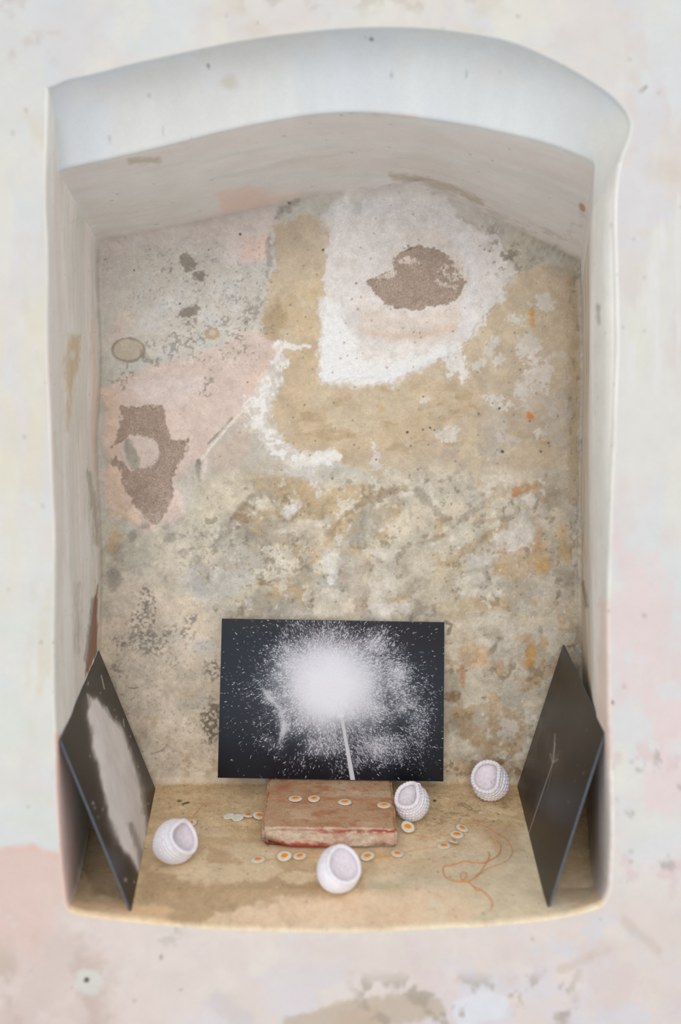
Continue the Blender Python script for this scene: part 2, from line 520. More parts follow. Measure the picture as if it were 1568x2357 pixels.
def paint_left(c):
    c.cloud((212, 207, 200), .8, 120, .38, .6, sx=2.2, sy=.5)
    c.cloud((222, 208, 202), .6, 110, .45, .68, sx=2.5, sy=.45, seed=55)
    c.cloud((205, 203, 190), .6, 90, .5, .7, sx=2.5, sy=.4, seed=56)
    c.lay('poly', [(160, 770), (185, 772), (180, 840), (165, 910), (160, 960), (152, 900), (150, 830)], (200, 170, 126), .7, 8, 6, 20)
    c.lay('line', ([(157, 930), (156, 990)], 4), (200, 166, 124), .5, 5, 3)
    c.lay('ell', (167, 817, 6, 11), (212, 208, 200), .9, 3, 1)
    c.lay('line', ([(205, 1090), (212, 1130), (220, 1190), (224, 1250)], 7), (168, 159, 147), .7, 7, 8, 24)
    c.lay('line', ([(192, 1195), (196, 1260), (205, 1300)], 5), (228, 226, 228), .5, 7, 8, 20)
    c.lay('line', ([(180, 1345), (178, 1420), (182, 1500)], 5), (172, 164, 153), .5, 8, 8, 26)
    c.lay('line', ([(200, 1330), (198, 1420), (200, 1500)], 7), (214, 212, 211), .5, 8, 8, 20)
    c.lay('poly', [(226, 1345), (226, 1500), (205, 1545), (196, 1560), (205, 1470), (212, 1400)], (150, 106, 82), .95, 3, 3, 14, h=-.8, grain=.6)
    c.lay('line', ([(214, 1380), (206, 1460), (198, 1520)], 5), (150, 146, 140), .7, 3, 3, 12)
    c.lay('line', ([(221, 900), (220, 1050), (228, 1120)], 6), (222, 188, 172), .7, 5, 4, 20)
    c.lay('line', ([(212, 740), (220, 900)], 5), (222, 190, 176), .55, 5, 4, 20)
    c.lay('line', ([(124, 1000), (130, 1080)], 4), (200, 180, 160), .4, 4, 2)
    c.lay('poly', [(125, 1690), (165, 1690), (180, 2100), (120, 2100)], (226, 180, 164), .75, 8, 6, 30)
    c.dots((120, 104, 96), .5, 40, .3, 2.0, 61)
    c.mottle(.12, 50, 300)
    return 1.2, .8

def paint_right(c):
    c.cloud((214, 212, 202), .7, 100, .4, .6, sx=2.2, sy=.4)
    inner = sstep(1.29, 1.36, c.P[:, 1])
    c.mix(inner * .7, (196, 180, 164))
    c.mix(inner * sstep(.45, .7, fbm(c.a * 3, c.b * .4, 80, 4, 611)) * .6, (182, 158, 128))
    c.lay('line', ([(1336, 640), (1338, 800), (1334, 960)], 5), (206, 202, 198), .6, 4, 5, 20)
    c.lay('line', ([(1376, 705), (1380, 745)], 3), (140, 130, 118), .6, 4, 2)
    c.lay('line', ([(1342, 1340), (1350, 1395)], 4), (120, 112, 100), .7, 4, 3, 12)
    c.cloud((120, 112, 100), .5, 14, .62, .75, sx=1.5, sy=.6, region=(1325, 1350, 1200, 1300), edge=8)
    c.lay('poly', [(1380, 1380), (1410, 1380), (1410, 1740), (1372, 1760)], (226, 196, 184), .7, 10, 6, 30)
    c.lay('poly', [(1360, 1700), (1410, 1650), (1412, 2110), (1350, 2110)], (214, 186, 176), .6, 24, 14, 60)
    c.lay('line', ([(1340, 352), (1420, 345)], 7), (214, 202, 172), .4, 6, 6, 20)
    c.dots((110, 100, 92), .5, 36, .3, 1.8, 66)
    c.mottle(.14, 50, 301)
    return 1.12, .8

def paint_floor(c):
    c.rgb[:] = lin((208, 182, 150)); c.grain[:] = .35
    c.cloud((192, 164, 124), .8, 120, .42, .62, sx=.7)
    c.cloud((216, 196, 164), .7, 80, .48, .66, seed=71)
    # sandier towards the back
    back_ = sstep(1.36, 1.44, c.P[:, 1] + (fbm(c.a, c.b, 60, 4, 72) - .5) * .12)
    c.mix(back_ * .7, (204, 174, 132)); c.grain += back_ * .3
    c.mix(back_ * sstep(.52, .68, fbm(c.a, c.b, 9, 3, 73)) * .3, (160, 134, 100))
    c.cloud((214, 190, 152), .5, 26, .5, .68, octv=4, seed=75)
    # pale skim on the right and along the front
    c.lay('poly', [(900, 1985), (1010, 1960), (1120, 1960), (1220, 1900), (1300, 2100), (1100, 2130), (950, 2090), (860, 2040)], (210, 197, 170), .75, 14, 18, 60)
    c.lay('poly', [(860, 2050), (1000, 2040), (1110, 2090), (1060, 2140), (820, 2140), (560, 2140), (500, 2100), (620, 2078), (700, 2060)], (222, 192, 162), .75, 12, 16, 40, h=.3)
    c.lay('poly', [(120, 2070), (330, 2080), (392, 2086), (380, 2110), (440, 2135), (200, 2140)], (214, 176, 136), .85, 4, 6, 30, h=.3)
    c.lay('poly', [(372, 2012), (420, 1985), (480, 1950), (600, 1945), (640, 2010), (560, 2036), (470, 2040), (400, 2030)], (212, 190, 156), .75, 8, 14, 30, h=.3)
    c.lay('poly', [(480, 1945), (530, 1970), (560, 1985), (520, 1990), (475, 1990)], (182, 152, 112), .7, 5, 8, 20)
    # bare brown ground in front
    c.lay('poly', [(330, 2000), (390, 2012), (470, 2038), (580, 2030), (640, 2000), (700, 2000), (740, 2040), (700, 2066), (600, 2080), (520, 2098), (470, 2126), (420, 2132), (380, 2112), (390, 2090), (330, 2080), (318, 2040)], (176, 147, 111), .78, 9, 14, 30, h=-.4, grain=.55)
    c.lay('poly', [(640, 1985), (720, 1975), (760, 2040), (720, 2062), (660, 2048)], (180, 150, 112), .6, 8, 10, 30)
    c.lay('ell', (690, 2020, 42, 14), (222, 198, 162), .8, 4, 6, 18, h=.3)
    c.lay('poly', [(170, 1900), (300, 1900), (300, 2070), (215, 2060), (190, 2000)], (150, 126, 96), .6, 8, 10, 40)
    c.lay('ell', (895, 2045, 36, 16), (186, 168, 132), .5, 8, 8, 20)
    c.lay('ell', (1000, 2082, 9, 7), (200, 200, 176), .8, 4, 2)
    c.lay('ell', (950, 1992, 90, 22), (210, 176, 140), .4, 12, 12, 40)
    c.lay('poly', [(1120, 1900), (1180, 1890), (1210, 1960), (1150, 1975), (1130, 1940)], (176, 146, 112), .5, 10, 10, 30, grain=.6)
    c.cloud((146, 124, 94), .6, 11, .6, .74, octv=3, region=(1000, 1190, 1835, 1900), edge=20)
    c.lay('line', ([(1120, 1858), (1180, 1872)], 5), (216, 196, 158), .6, 3, 5, 12, h=.6)
    c.lay('line', ([(1130, 1880), (1200, 1890)], 4), (216, 196, 158), .5, 3, 5, 12, h=.6)
    c.lay('line', ([(640, 1972), (800, 1976), (920, 1966)], 7), (212, 170, 118), .45, 6, 5, 20)
    c.lay('ell', (1001, 1843, 4, 2.5), (40, 34, 30), .95, 1.5, 0)
    c.lay('ell', (413, 1843, 5, 3), (90, 84, 76), .9, 2, 1)
    c.lay('line', ([(421, 1851), (434, 1847)], 2), (60, 56, 50), .9, 1.5, 1)
    c.dots((86, 70, 54), .55, 26, .3, 2.2, 81, region=(340, 1220, 1800, 1930))
    c.dots((232, 210, 178), .5, 34, .10, 1.8, 82)
    c.dots((120, 96, 70), .5, 30, .35, 2.0, 83)
    # front edge, highlight painted along the lip
    lip = sstep(1.224, 1.215, c.P[:, 1])
    c.mix(lip * .5, (226, 208, 178))
    c.mottle(.28, 30, 297); c.mottle(.2, 8, 298)
    return 1.24, .92

parts = [('wall_left', ST[0], ST[1], paint_left, M_WALL, 'left side wall of the niche, grey limewash with rusty drips', 'x'),
         ('ceiling', ST[1], ST[2] + 26, paint_ceiling, M_WALL, 'arched soffit of the niche with a pale band in front', 'z'),
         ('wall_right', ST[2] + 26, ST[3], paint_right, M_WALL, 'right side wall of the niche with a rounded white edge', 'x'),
         ('floor', ST[3], ST[4], paint_floor, M_FLOOR, 'worn sandy floor of the niche with cream patches', 'z')]

# ---- front wall around the mouth
def build_front():
    ctr = np.array([0.0, 0.45])
    base = stations[0][0]
    d = base - ctr; d /= np.linalg.norm(d, axis=1)[:, None]
    # far rectangle
    tx = np.where(d[:, 0] > 0, (1.3 - 0) / np.maximum(d[:, 0], 1e-6), (-1.3) / np.minimum(d[:, 0], -1e-6))
    tz = np.where(d[:, 1] > 0, (1.7 - ctr[1]) / np.maximum(d[:, 1], 1e-6), (-1.0 - ctr[1]) / np.minimum(d[:, 1], -1e-6))
    far = np.minimum(tx, tz)
    r0 = np.linalg.norm(base - ctr, axis=1)
    offs = list(np.linspace(0, 0.19, 92))
    nv = len(offs) + 10
    Gs = np.zeros((NR, nv, 3)); Gs[:, :, 1] = Y_FRONT
    for j in range(nv):
        if j < len(offs): r = r0 + offs[j]
        else:
            t = (j - len(offs) + 1) / 10
            r = (r0 + offs[-1]) * (1 - t ** 1.6) + far * t ** 1.6
        q = ctr + d * r[:, None]
        Gs[:, j, 0] = q[:, 0]; Gs[:, j, 2] = q[:, 1]
    P = Gs.reshape(-1, 3)
    c = Canvas(P, P[:, 0], P[:, 2], (229, 226, 218), 0.12)
    c.cloud((222, 224, 226), .8, 170, .42, .62)
    c.cloud((230, 218, 212), .6, 150, .48, .66, seed=91)
    c.cloud((234, 230, 214), .6, 110, .5, .68, seed=92, sx=1.8, sy=.6)
    # left jamb and its warm lower corner
    c.lay('poly', [(-200, -200), (300, -200), (260, 120), (60, 330), (-200, 500)], (216, 216, 220), .5, 60, 30, 90)
    c.cloud((226, 216, 196), .8, 60, .5, .68, region=(60, 128, 250, 1850), edge=20, sx=1.6, sy=.5)
    c.cloud((232, 224, 200), .8, 90, .45, .66, region=(-200, 120, 700, 1400), edge=60, sx=1.8, sy=.4)
    c.cloud((222, 226, 214), .7, 90, .42, .62, region=(-200, 140, 1300, 1960), edge=60)
    # top strip
    c.cloud((226, 214, 200), .7, 70, .46, .66, region=(500, 1300, -200, 130), edge=50)
    c.cloud((214, 198, 188), .6, 40, .58, .74, region=(-50, 160, -50, 140), edge=40)
    c.cloud((206, 196, 182), .6, 30, .6, .74, region=(560, 1150, -60, 30), edge=30)
    c.lay('line', ([(150, 192), (400, 126), (700, 72), (1000, 62), (1250, 118), (1400, 205)], 8), (234, 224, 208), .7, 8, 3)
    c.lay('line', ([(1475, 212), (1488, 199)], 3), (150, 124, 96), .9, 3, 0)
    # right jamb
    c.cloud((226, 214, 208), .8, 120, .44, .64, region=(1400, 1800, -100, 1200), edge=60, sx=1.6, sy=.6)
    c.cloud((234, 230, 228), .8, 40, .5, .64, region=(1420, 1800, 430, 900), edge=50, sx=3.2, sy=.35, h=.7)
    c.cloud((222, 222, 228), .6, 90, .5, .66, region=(1380, 1800, -100, 600), edge=60)
    c.lay('ell', (1525, 395, 40, 26), (220, 208, 186), .5, 16, 10, 30)
    c.cloud((236, 214, 212), .9, 110, .40, .60, region=(1398, 1800, 1160, 2000), edge=50, sx=1.5, sy=.7)
    c.cloud((226, 224, 226), .8, 60, .5, .64, region=(1400, 1800, 1500, 2200), edge=50)
    c.cloud((230, 204, 202), .8, 40, .6, .7, region=(1400, 1800, 1700, 2100), edge=40)
    c.cloud((168, 166, 156), .6, 24, .66, .78, region=(1396, 1800, 1700, 2050), edge=30)
    c.cloud((176, 172, 156), .7, 20, .5, .68, region=(1402, 1412, 1740, 1840), edge=6)
    c.lay('ell', (1410, 1617, 4, 4), (120, 84, 76), .95, 2, 0)
    # pink field, lower left
    c.lay('poly', [(-300, 1953), (0, 1955), (50, 1955), (78, 1946), (100, 1962), (150, 1968), (170, 2110), (230, 2170), (240, 2500), (-300, 2500)], (232, 200, 188), .95, 5, 6, 30, h=-.3)
    c.lay('poly', [(120, 2100), (330, 2118), (420, 2200), (330, 2500), (120, 2500)], (230, 206, 196), .8, 60, 30, 90)
    c.lay('line', ([(-20, 1960), (78, 1952), (140, 1974)], 8), (240, 192, 176), .6, 8, 4)
    c.cloud((222, 202, 194), .8, 110, .42, .62, region=(-200, 240, 2060, 2500), edge=60)
    c.cloud((206, 184, 170), .7, 90, .46, .64, region=(-200, 300, 2180, 2500), edge=60)
    c.cloud((234, 216, 208), .6, 60, .5, .68, region=(-200, 300, 1980, 2400), edge=60)
    # below the niche
    c.lay('poly', [(150, 2105), (300, 2118), (700, 2140), (1000, 2132), (1400, 2080), (1450, 2060), (1800, 2050), (1800, 2600), (330, 2600), (260, 2300), (230, 2200)], (231, 213, 205), .9, 45, 20, 80)
    c.cloud((222, 216, 224), .7, 110, .48, .66, region=(450, 1800, 2220, 2600), edge=60)
    c.cloud((236, 222, 212), .7, 70, .48, .66, region=(150, 1500, 2110, 2300), edge=50)
    c.cloud((228, 208, 204), .7, 60, .5, .68, region=(900, 1800, 2080, 2450), edge=60)
    c.cloud((216, 216, 226), .6, 60, .55, .70, region=(1000, 1800, 2080, 2450), edge=50)
    c.lay('poly', [(660, 2345), (740, 2315), (800, 2296), (860, 2290), (900, 2284), (960, 2296), (1020, 2282), (1020, 2330), (960, 2352), (900, 2380), (640, 2400)], (204, 184, 160), .85, 10, 16, 34, h=-.4, fray=6)
    c.lay('poly', [(780, 2330), (880, 2310), (880, 2380), (760, 2380)], (210, 176, 148), .5, 16, 12, 30)
    c.lay('poly', [(1040, 2310), (1110, 2275), (1170, 2300), (1150, 2340), (1060, 2370)], (226, 226, 234), .9, 8, 14, 40)
    c.cloud((176, 160, 142), .7, 36, .56, .70, region=(820, 1320, 2250, 2400), edge=30)
    c.lay('line', ([(1290, 2230), (1400, 2190)], 8), (212, 190, 178), .5, 8, 10, 25)
    c.lay('line', ([(500, 2300), (560, 2345)], 22), (206, 196, 200), .4, 14, 12, 40)
    c.lay('line', ([(1440, 2120), (1520, 2190)], 9), (204, 186, 168), .4, 8, 8, 25)
    c.lay('ell', (205, 2262, 34, 28), (222, 222, 212), .8, 10, 8, 20)
    c.lay('ell', (199, 2257, 6, 6), (80, 70, 68), .95, 2.5, 0, h=-1.5)
    c.lay('ell', (371, 2203, 4, 6), (170, 150, 144), .8, 3, 0)
    c.cloud((200, 186, 172), .6, 20, .6, .74, region=(190, 420, 2110, 2170), edge=20)
    c.lay('line', ([(180, 2100), (350, 2116), (600, 2134), (850, 2138), (1120, 2124), (1300, 2102), (1392, 2070)], 4), (238, 226, 204), .6, 5, 2)  # painted highlight along the floor's front edge
    c.lay('line', ([(1413, 420), (1409, 500), (1412, 700), (1414, 800), (1407, 1000), (1397, 1250), (1394, 1500)], 6), (240, 240, 238), .8, 4, 1)  # lit edge of the right jamb, put into the colour
    c.dots((150, 138, 126), .35, 90, .4, 3.0, 95)
    c.mottle(.08, 50, 302)
    n = -1.0
    h = c.h.reshape(NR, nv) * 0.001 + (fbm(c.a, c.b, 150, 4, 97).reshape(NR, nv) - .5) * 0.003 * sstep(0, .03, np.array(offs + [1] * 10))[None, :]
    Gs[:, :, 1] += n * h
    Gs[:, :, 1] += sstep(1.0, 0.0, np.arange(nv, dtype=float))[None, :] * 0
    o = grid_obj('wall_front', Gs.reshape(-1, 3), NR, nv, M_WALL, c.out(0.87, .78), wrap=True)
    me = o.data
    nrm = np.zeros(len(me.polygons) * 3, np.float32); me.polygons.foreach_get('normal', nrm)
    if nrm.reshape(-1, 3)[:, 1].mean() > 0: me.flip_normals()
    tag(o, 'pale limewashed wall around the niche, pinkish below', kind='structure')
build_front()

# ---- back wall
def wall_y(X, Z):
    """old wall, bulging a little where the middle panel leans"""
    bul = 0.021 * np.exp(-((X + 0.012) / 0.24) ** 2) * sstep(0.0, 0.20, Z) * sstep(0.95, 0.35, Z)
    return Y_BACK - bul

def paint_back(c):
    grey, tan, ochre, white, pink, sand = (198, 194, 182), (205, 182, 151), (210, 182, 143), (242, 238, 236), (223, 197, 184), (172, 148, 131)
    c.rgb[:] = lin((203, 197, 184)); c.grain[:] = .3
    c.cloud((208, 196, 182), .8, 200, .42, .6, seed=201)
    c.cloud((195, 187, 175), .7, 120, .46, .64, seed=202)
    # --- upper left: pale grey-green limewash, pink round it
    c.lay('poly', [(230, 540), (450, 500), (640, 460), (700, 440), (640, 520), (630, 600), (540, 620), (480, 560), (300, 580), (250, 700), (225, 700)], (220, 204, 198), .75, 22, 18, 60)
    c.lay('poly', [(260, 640), (420, 540), (520, 640), (620, 600), (630, 700), (600, 760), (480, 830), (320, 860), (250, 850)], (207, 199, 187), .75, 26, 22, 70)
    c.lay('poly', [(545, 600), (560, 550), (620, 540), (620, 590), (580, 612)], (228, 194, 180), .8, 10, 8, 30)
    c.lay('poly', [(246, 760), (300, 690), (290, 760), (262, 800)], (214, 192, 176), .7, 16, 10, 40)
    c.lay('ell', (590, 620, 34, 20), (202, 200, 191), .7, 12, 10, 30)
    c.cloud((206, 206, 204), .6, 50, .5, .68, seed=204, region=(300, 640, 600, 860), edge=40)
    # --- pink coat, left
    c.lay('poly', [(240, 900), (300, 868), (420, 830), (500, 800), (560, 768), (640, 776), (652, 800), (640, 850), (590, 925), (530, 975), (485, 1030), (440, 1085), (405, 1110), (425, 1180), (415, 1205), (330, 1225), (290, 1190), (246, 1180)], pink, .85, 10, 16, 50, h=1.0)
    c.lay('poly', [(300, 890), (420, 860), (480, 880), (400, 930), (330, 920)], (222, 206, 202), .7, 20, 14, 50)
    c.lay('poly', [(560, 880), (600, 820), (640, 800), (640, 850), (590, 910)], (224, 190, 170), .6, 12, 10, 40)
    c.lay('poly', [(242, 905), (270, 900), (280, 1060), (300, 1160), (330, 1210), (250, 1190)], (226, 190, 156), .6, 14, 10, 40)
    # --- ochre ground: strip, middle field and right flank
    c.lay('poly', [(628, 520), (690, 500), (765, 505), (765, 880), (1010, 830), (1100, 740), (1170, 640), (1230, 600), (1320, 620), (1330, 900), (1320, 1060), (1200, 1110), (1050, 1090), (900, 1110), (780, 1060), (700, 1050), (640, 1000), (625, 940), (655, 860), (655, 800), (605, 755), (612, 690), (628, 610)], tan, .95, 6, 10, 40, h=-.6, grain=.3)
    c.lay('poly', [(640, 700), (750, 620), (755, 900), (1000, 890), (1080, 940), (950, 1010), (800, 1030), (700, 1030), (640, 970), (665, 860), (650, 780)], ochre, .75, 26, 24, 80)
    c.lay('poly', [(735, 640), (752, 640), (748, 720), (730, 730), (715, 690)], (206, 164, 104), .6, 10, 6, 20)
    c.lay('poly', [(605, 740), (640, 690), (660, 740), (640, 790), (610, 770)], (180, 152, 112), .7, 10, 10, 25)
    c.lay('poly', [(630, 530), (690, 505), (760, 510), (740, 570), (650, 590)], (194, 176, 150), .6, 16, 12, 40)
    c.cloud((186, 160, 118), .7, 34, .56, .70, seed=207, region=(640, 1320, 880, 1080), edge=40, sx=.5, sy=1.6)
    c.cloud((214, 196, 164), .6, 60, .5, .66, seed=208, region=(640, 1320, 540, 1080), edge=40)
    c.cloud((196, 178, 152), .8, 70, .44, .6, seed=209, region=(1100, 1330, 620, 1060), edge=40)
    # --- the big white patch
    wp = [(768, 505), (755, 560), (748, 640), (745, 700), (740, 760), (744, 820), (738, 872), (752, 880), (800, 876), (850, 874), (884, 884), (905, 878), (940, 858), (990, 832), (1030, 818), (1062, 800), (1085, 768), (1130, 712), (1160, 672), (1178, 640), (1196, 620), (1170, 585), (1150, 545), (1060, 505), (1020, 450), (900, 420), (800, 430)]
    c.lay('poly', wp, (226, 218, 214), .95, 3, 8, 26, h=1.6, fray=6, grain=.35)
    c.lay('poly', [(744, 690), (790, 700), (800, 770), (840, 806), (900, 822), (1000, 806), (1060, 780), (1056, 806), (990, 834), (905, 880), (884, 886), (740, 882)], white, .9, 14, 10, 40)
    c.lay('line', ([(745, 790), (748, 870), (800, 862), (880, 868), (940, 842), (1000, 820)], 9), white, .9, 8, 8, 20, fray=6)
    c.lay('line', ([(742, 860), (800, 868), (880, 874), (940, 850), (1000, 826)], 6), white, 1, 5, 5, 16, fray=4)
    c.lay('line', ([(750, 700), (752, 800)], 14), (234, 232, 230), .7, 9, 8, 22)
    c.lay('poly', [(1010, 812), (1058, 800), (1068, 830), (1080, 868), (1064, 876), (1052, 852), (1036, 868), (1030, 840)], (232, 229, 224), .85, 4, 9, 14, fray=8, h=.6)
    c.lay('line', ([(1085, 770), (1110, 720), (1150, 680)], 12), (224, 220, 216), .85, 5, 14, 18, fray=9)
    c.lay('line', ([(1060, 560), (1090, 640), (1075, 700), (1072, 760)], 12), (228, 224, 226), .8, 10, 8, 30)
    c.lay('line', ([(760, 510), (800, 480), (900, 470)], 20), (228, 224, 224), .7, 12, 10, 30)
    c.lay('poly', [(825, 650), (850, 700), (900, 720), (980, 722), (1050, 700), (1068, 680), (1060, 740), (1030, 780), (960, 792), (880, 780), (830, 760)], (226, 206, 190), .75, 20, 14, 40)
    c.lay('line', ([(830, 760), (900, 776), (980, 772), (1040, 752)], 7), (218, 186, 162), .55, 7, 6, 24)
    c.lay('poly', [(890, 600), (930, 540), (1000, 530), (1050, 560), (1080, 640), (1060, 690), (1000, 560), (930, 575), (880, 640)], (222, 206, 192), .7, 12, 8, 40)
    c.lay('poly', [(820, 790), (900, 800), (1000, 795), (990, 815), (900, 840), (830, 830)], (228, 216, 206), .7, 10, 8, 30, speck=(8, .35, .6))
    c.cloud((206, 202, 190), .6, 16, .58, .72, seed=211, region=(755, 830, 680, 790), edge=20)
    c.cloud((212, 204, 196), .6, 40, .52, .68, seed=212, region=(760, 1180, 450, 640), edge=30)
    c.lay('poly', [(842, 652), (868, 636), (904, 622), (908, 596), (934, 574), (960, 566), (1000, 570), (1030, 588), (1050, 618), (1072, 648), (1052, 688), (1020, 702), (950, 714), (896, 706), (872, 684)], sand, .97, 2, 4, 20, fray=5, h=-1.4, grain=.95)
    c.lay('ell', (1040, 632, 34, 34), (216, 200, 184), .85, 8, 8, 20, speck=(7, .5, .58), h=.8)
    c.lay('ell', (940, 602, 22, 9), (218, 200, 186), .9, 3, 6, 14, fray=3, h=.9)
    c.lay('ell', (896, 634, 24, 7, -18), (218, 200, 184), .85, 3, 5, 14, fray=3, h=.9)
    c.lay('ell', (940, 570, 14, 7), (120, 104, 94), .7, 3, 4, 10, speck=(6, .45, .6))
    c.lay('ell', (1205, 602, 34, 26), (190, 182, 166), .85, 4, 4, 20, h=-.6)
    c.lay('ell', (1170, 630, 20, 26), (216, 206, 196), .7, 8, 8, 24)
    # --- white splashes on the ochre, right
    for x, y, rx, ry, an in [(1128, 805, 22, 10, -60), (1100, 840, 14, 10, 0), (1148, 830, 10, 14, 0), (1220, 800, 22, 26, 0), (1240, 860, 26, 34, 20), (1205, 895, 14, 20, 0), (1250, 700, 18, 16, 0), (1190, 740, 14, 10, 30), (1140, 918, 16, 10, 0), (1160, 935, 20, 7, 0), (1245, 995, 8, 14, 30), (1150, 1010, 12, 9, 0), (985, 920, 12, 8, 0), (868, 1060, 8, 22, -10), (905, 1095, 16, 12, 20), (1030, 1000, 20, 12, 0)]:
        c.lay('ell', (x, y, rx * 1.1, ry * 1.1, an), (222, 215, 206), .75, 4, max(9, .9 * min(rx, ry)), 15, fray=10, h=.5)
    c.cloud((200, 190, 178), .7, 50, .46, .62, seed=213, region=(1130, 1330, 880, 1080), edge=40)
    c.cloud((184, 172, 156), .6, 16, .55, .7, seed=217, region=(1000, 1330, 960, 1120), edge=40)
    c.cloud((206, 198, 186), .7, 30, .55, .66, seed=214, region=(1190, 1320, 760, 920), edge=30)
    # --- white run between pink and ochre
    run = [(638, 780), (660, 788), (650, 808), (666, 836), (648, 842), (645, 880), (640, 895), (630, 925), (612, 950), (625, 975), (645, 992), (655, 1020), (690, 1044), (745, 1042), (770, 1036), (765, 1074), (730, 1062), (725, 1095), (700, 1075), (670, 1070), (640, 1050), (610, 1030), (595, 1000), (570, 985), (575, 960), (566, 920), (585, 890), (612, 850), (632, 815)]
    c.lay('poly', run, (222, 213, 203), .75, 6, 10, 20, fray=9, h=.3)
    c.lay('poly', run, (240, 236, 230), .9, 5, 12, 16, fray=12, speck=(12, .46, .58), h=.4)
    c.lay('line', ([(560, 1000), (600, 980)], 12), (222, 214, 206), .6, 8, 10, 22, speck=(8, .4, .6))
    c.lay('line', ([(570, 1104), (620, 1095), (680, 1088)], 11), (224, 218, 210), .85, 5, 10, 18, fray=5, h=.4)
    c.lay('line', ([(690, 1062), (730, 1056), (768, 1048)], 14), (230, 226, 220), .9, 4, 9, 18, fray=5, h=.6)
    c.lay('line', ([(700, 1080), (720, 1100)], 9), (224, 218, 212), .7, 5, 8, 16, fray=4)
    c.lay('line', ([(655, 795), (690, 800)], 5), (232, 228, 222), .9, 2, 4, 12, fray=2)
    c.lay('line', ([(698, 795), (712, 798)], 4), (236, 232, 226), .9, 2, 2, 12)
    # torn edge of the pink coat, the shadow beside its ridge painted in
    c.lay('line', ([(585, 925), (545, 960), (520, 990), (490, 1025), (470, 1050), (462, 1060)], 3.6), (232, 220, 208), .95, 2, 3, 12, h=1.2, fray=2)
    c.lay('line', ([(535, 962), (505, 995), (480, 1020)], 2.2), (120, 106, 96), .55, 2.5, 3, 12)
    c.lay('line', ([(457, 1062), (455, 1085), (462, 1105)], 5.5), (138, 130, 124), .85, 3, 3, 12, h=-1)
    c.lay('line', ([(472, 1060), (470, 1085), (466, 1108)], 5), (230, 216, 210), .9, 3, 3, 10, fray=3, h=.8)
    c.lay('poly', [(480, 1050), (560, 970), (590, 1000), (560, 1060), (500, 1100)], (208, 184, 164), .7, 16, 12, 40)
    # --- left sandy patch with its pink island
    c.lay('poly', [(278, 934), (310, 938), (345, 930), (378, 936), (384, 980), (398, 1020), (432, 1016), (416, 1060), (398, 1100), (396, 1150), (384, 1185), (360, 1206), (330, 1192), (306, 1158), (284, 1120), (274, 1082), (252, 1066), (262, 1050), (300, 1084), (350, 1074), (365, 1040), (340, 1008), (300, 1000), (256, 1030), (270, 1000), (276, 965)], sand, .97, 2, 4, 20, fray=6, h=-1.6, grain=.95)
    c.lay('ell', (322, 1042, 44, 38), (216, 196, 184), .95, 3, 4, 24, fray=1, h=.8)
    c.lay('ell', (300, 1042, 14, 32, -12), (158, 150, 136), .85, 5, 4, 20, h=-1.5)
    c.lay('ell', (312, 1066, 12, 18), (172, 164, 150), .8, 5, 4, 16, h=-1)
    c.lay('ell', (408, 1035, 26, 22), sand, .8, 3, 6, 20, fray=6, speck=(7, .42, .55), h=-.8, grain=.9)
    c.lay('ell', (405, 1170, 16, 24), pink, .8, 4, 6, 20)
    c.lay('line', ([(420, 1020), (435, 1012)], 5), (150, 130, 116), .7, 2, 4, 10, speck=(6, .45, .6))
    # --- grey mould flecks, upper left
    mould = (146, 137, 125)
    for x, y, rx, ry, an in [(432, 606, 14, 22, -20), (462, 636, 16, 11, 0), (436, 718, 22, 10, -15), (385, 620, 16, 7, -45), (540, 690, 14, 10, 0), (575, 720, 14, 24, 0), (440, 745, 14, 16, 0), (455, 780, 20, 14, 0), (400, 776, 14, 12, 0), (550, 770, 12, 16, 0), (400, 805, 20, 20, 20), (345, 790, 16, 8, 20), (350, 830, 24, 8, 15), (290, 858, 16, 24, 20), (268, 880, 22, 9, 20), (478, 880, 10, 24, 15), (470, 905, 14, 10, 0), (420, 785, 26, 12, 0), (510, 740, 18, 10, 0), (243, 620, 4, 18, 0), (620, 760, 12, 10, 0)]:
        dark = (rx, ry) in [(14, 22), (16, 11), (22, 10)]
        c.lay('ell', (x, y, rx * 1.1, ry * 1.1, an), (140, 128, 114) if dark else mould, .85 if dark else .65, 3, 6, 14, speck=None if dark else (6.5, .50, .6), fray=5, h=-.5)
    c.cloud((152, 144, 135), .6, 5.5, .64, .74, octv=2, seed=221, region=(300, 620, 560, 700), edge=50)
    c.cloud((144, 135, 124), .65, 5.5, .63, .73, octv=2, seed=222, region=(380, 600, 700, 830), edge=40)
    c.lay('line', ([(620, 545), (628, 600), (620, 640), (600, 690), (590, 730)], 9), (160, 154, 144), .75, 7, 8, 20, speck=(10, .4, .58))
    c.lay('line', ([(636, 500), (650, 480), (668, 470), (684, 462)], 6), (138, 130, 118), .7, 5, 5, 14)
    c.lay('ell', (666, 484, 9, 8), (150, 142, 130), .7, 4, 2)
    c.lay('line', ([(628, 540), (632, 620)], 4), (214, 212, 206), .6, 4, 4, 16)
    # rings
    c.lay('ell', (295, 806, 38, 29), (150, 132, 112), .8, 2, 2, 24)
    c.lay('ell', (295, 805, 33, 24), (200, 186, 164), .97, 2.5, 2, 24)
    c.lay('ell', (330, 815, 8, 10), (150, 140, 124), .7, 4, 2)
    c.lay('ell', (488, 769, 17, 15), (190, 160, 116), .85, 3, 3, 12)
    c.lay('ell', (489, 766, 8, 8), (206, 194, 174), .9, 3, 1)
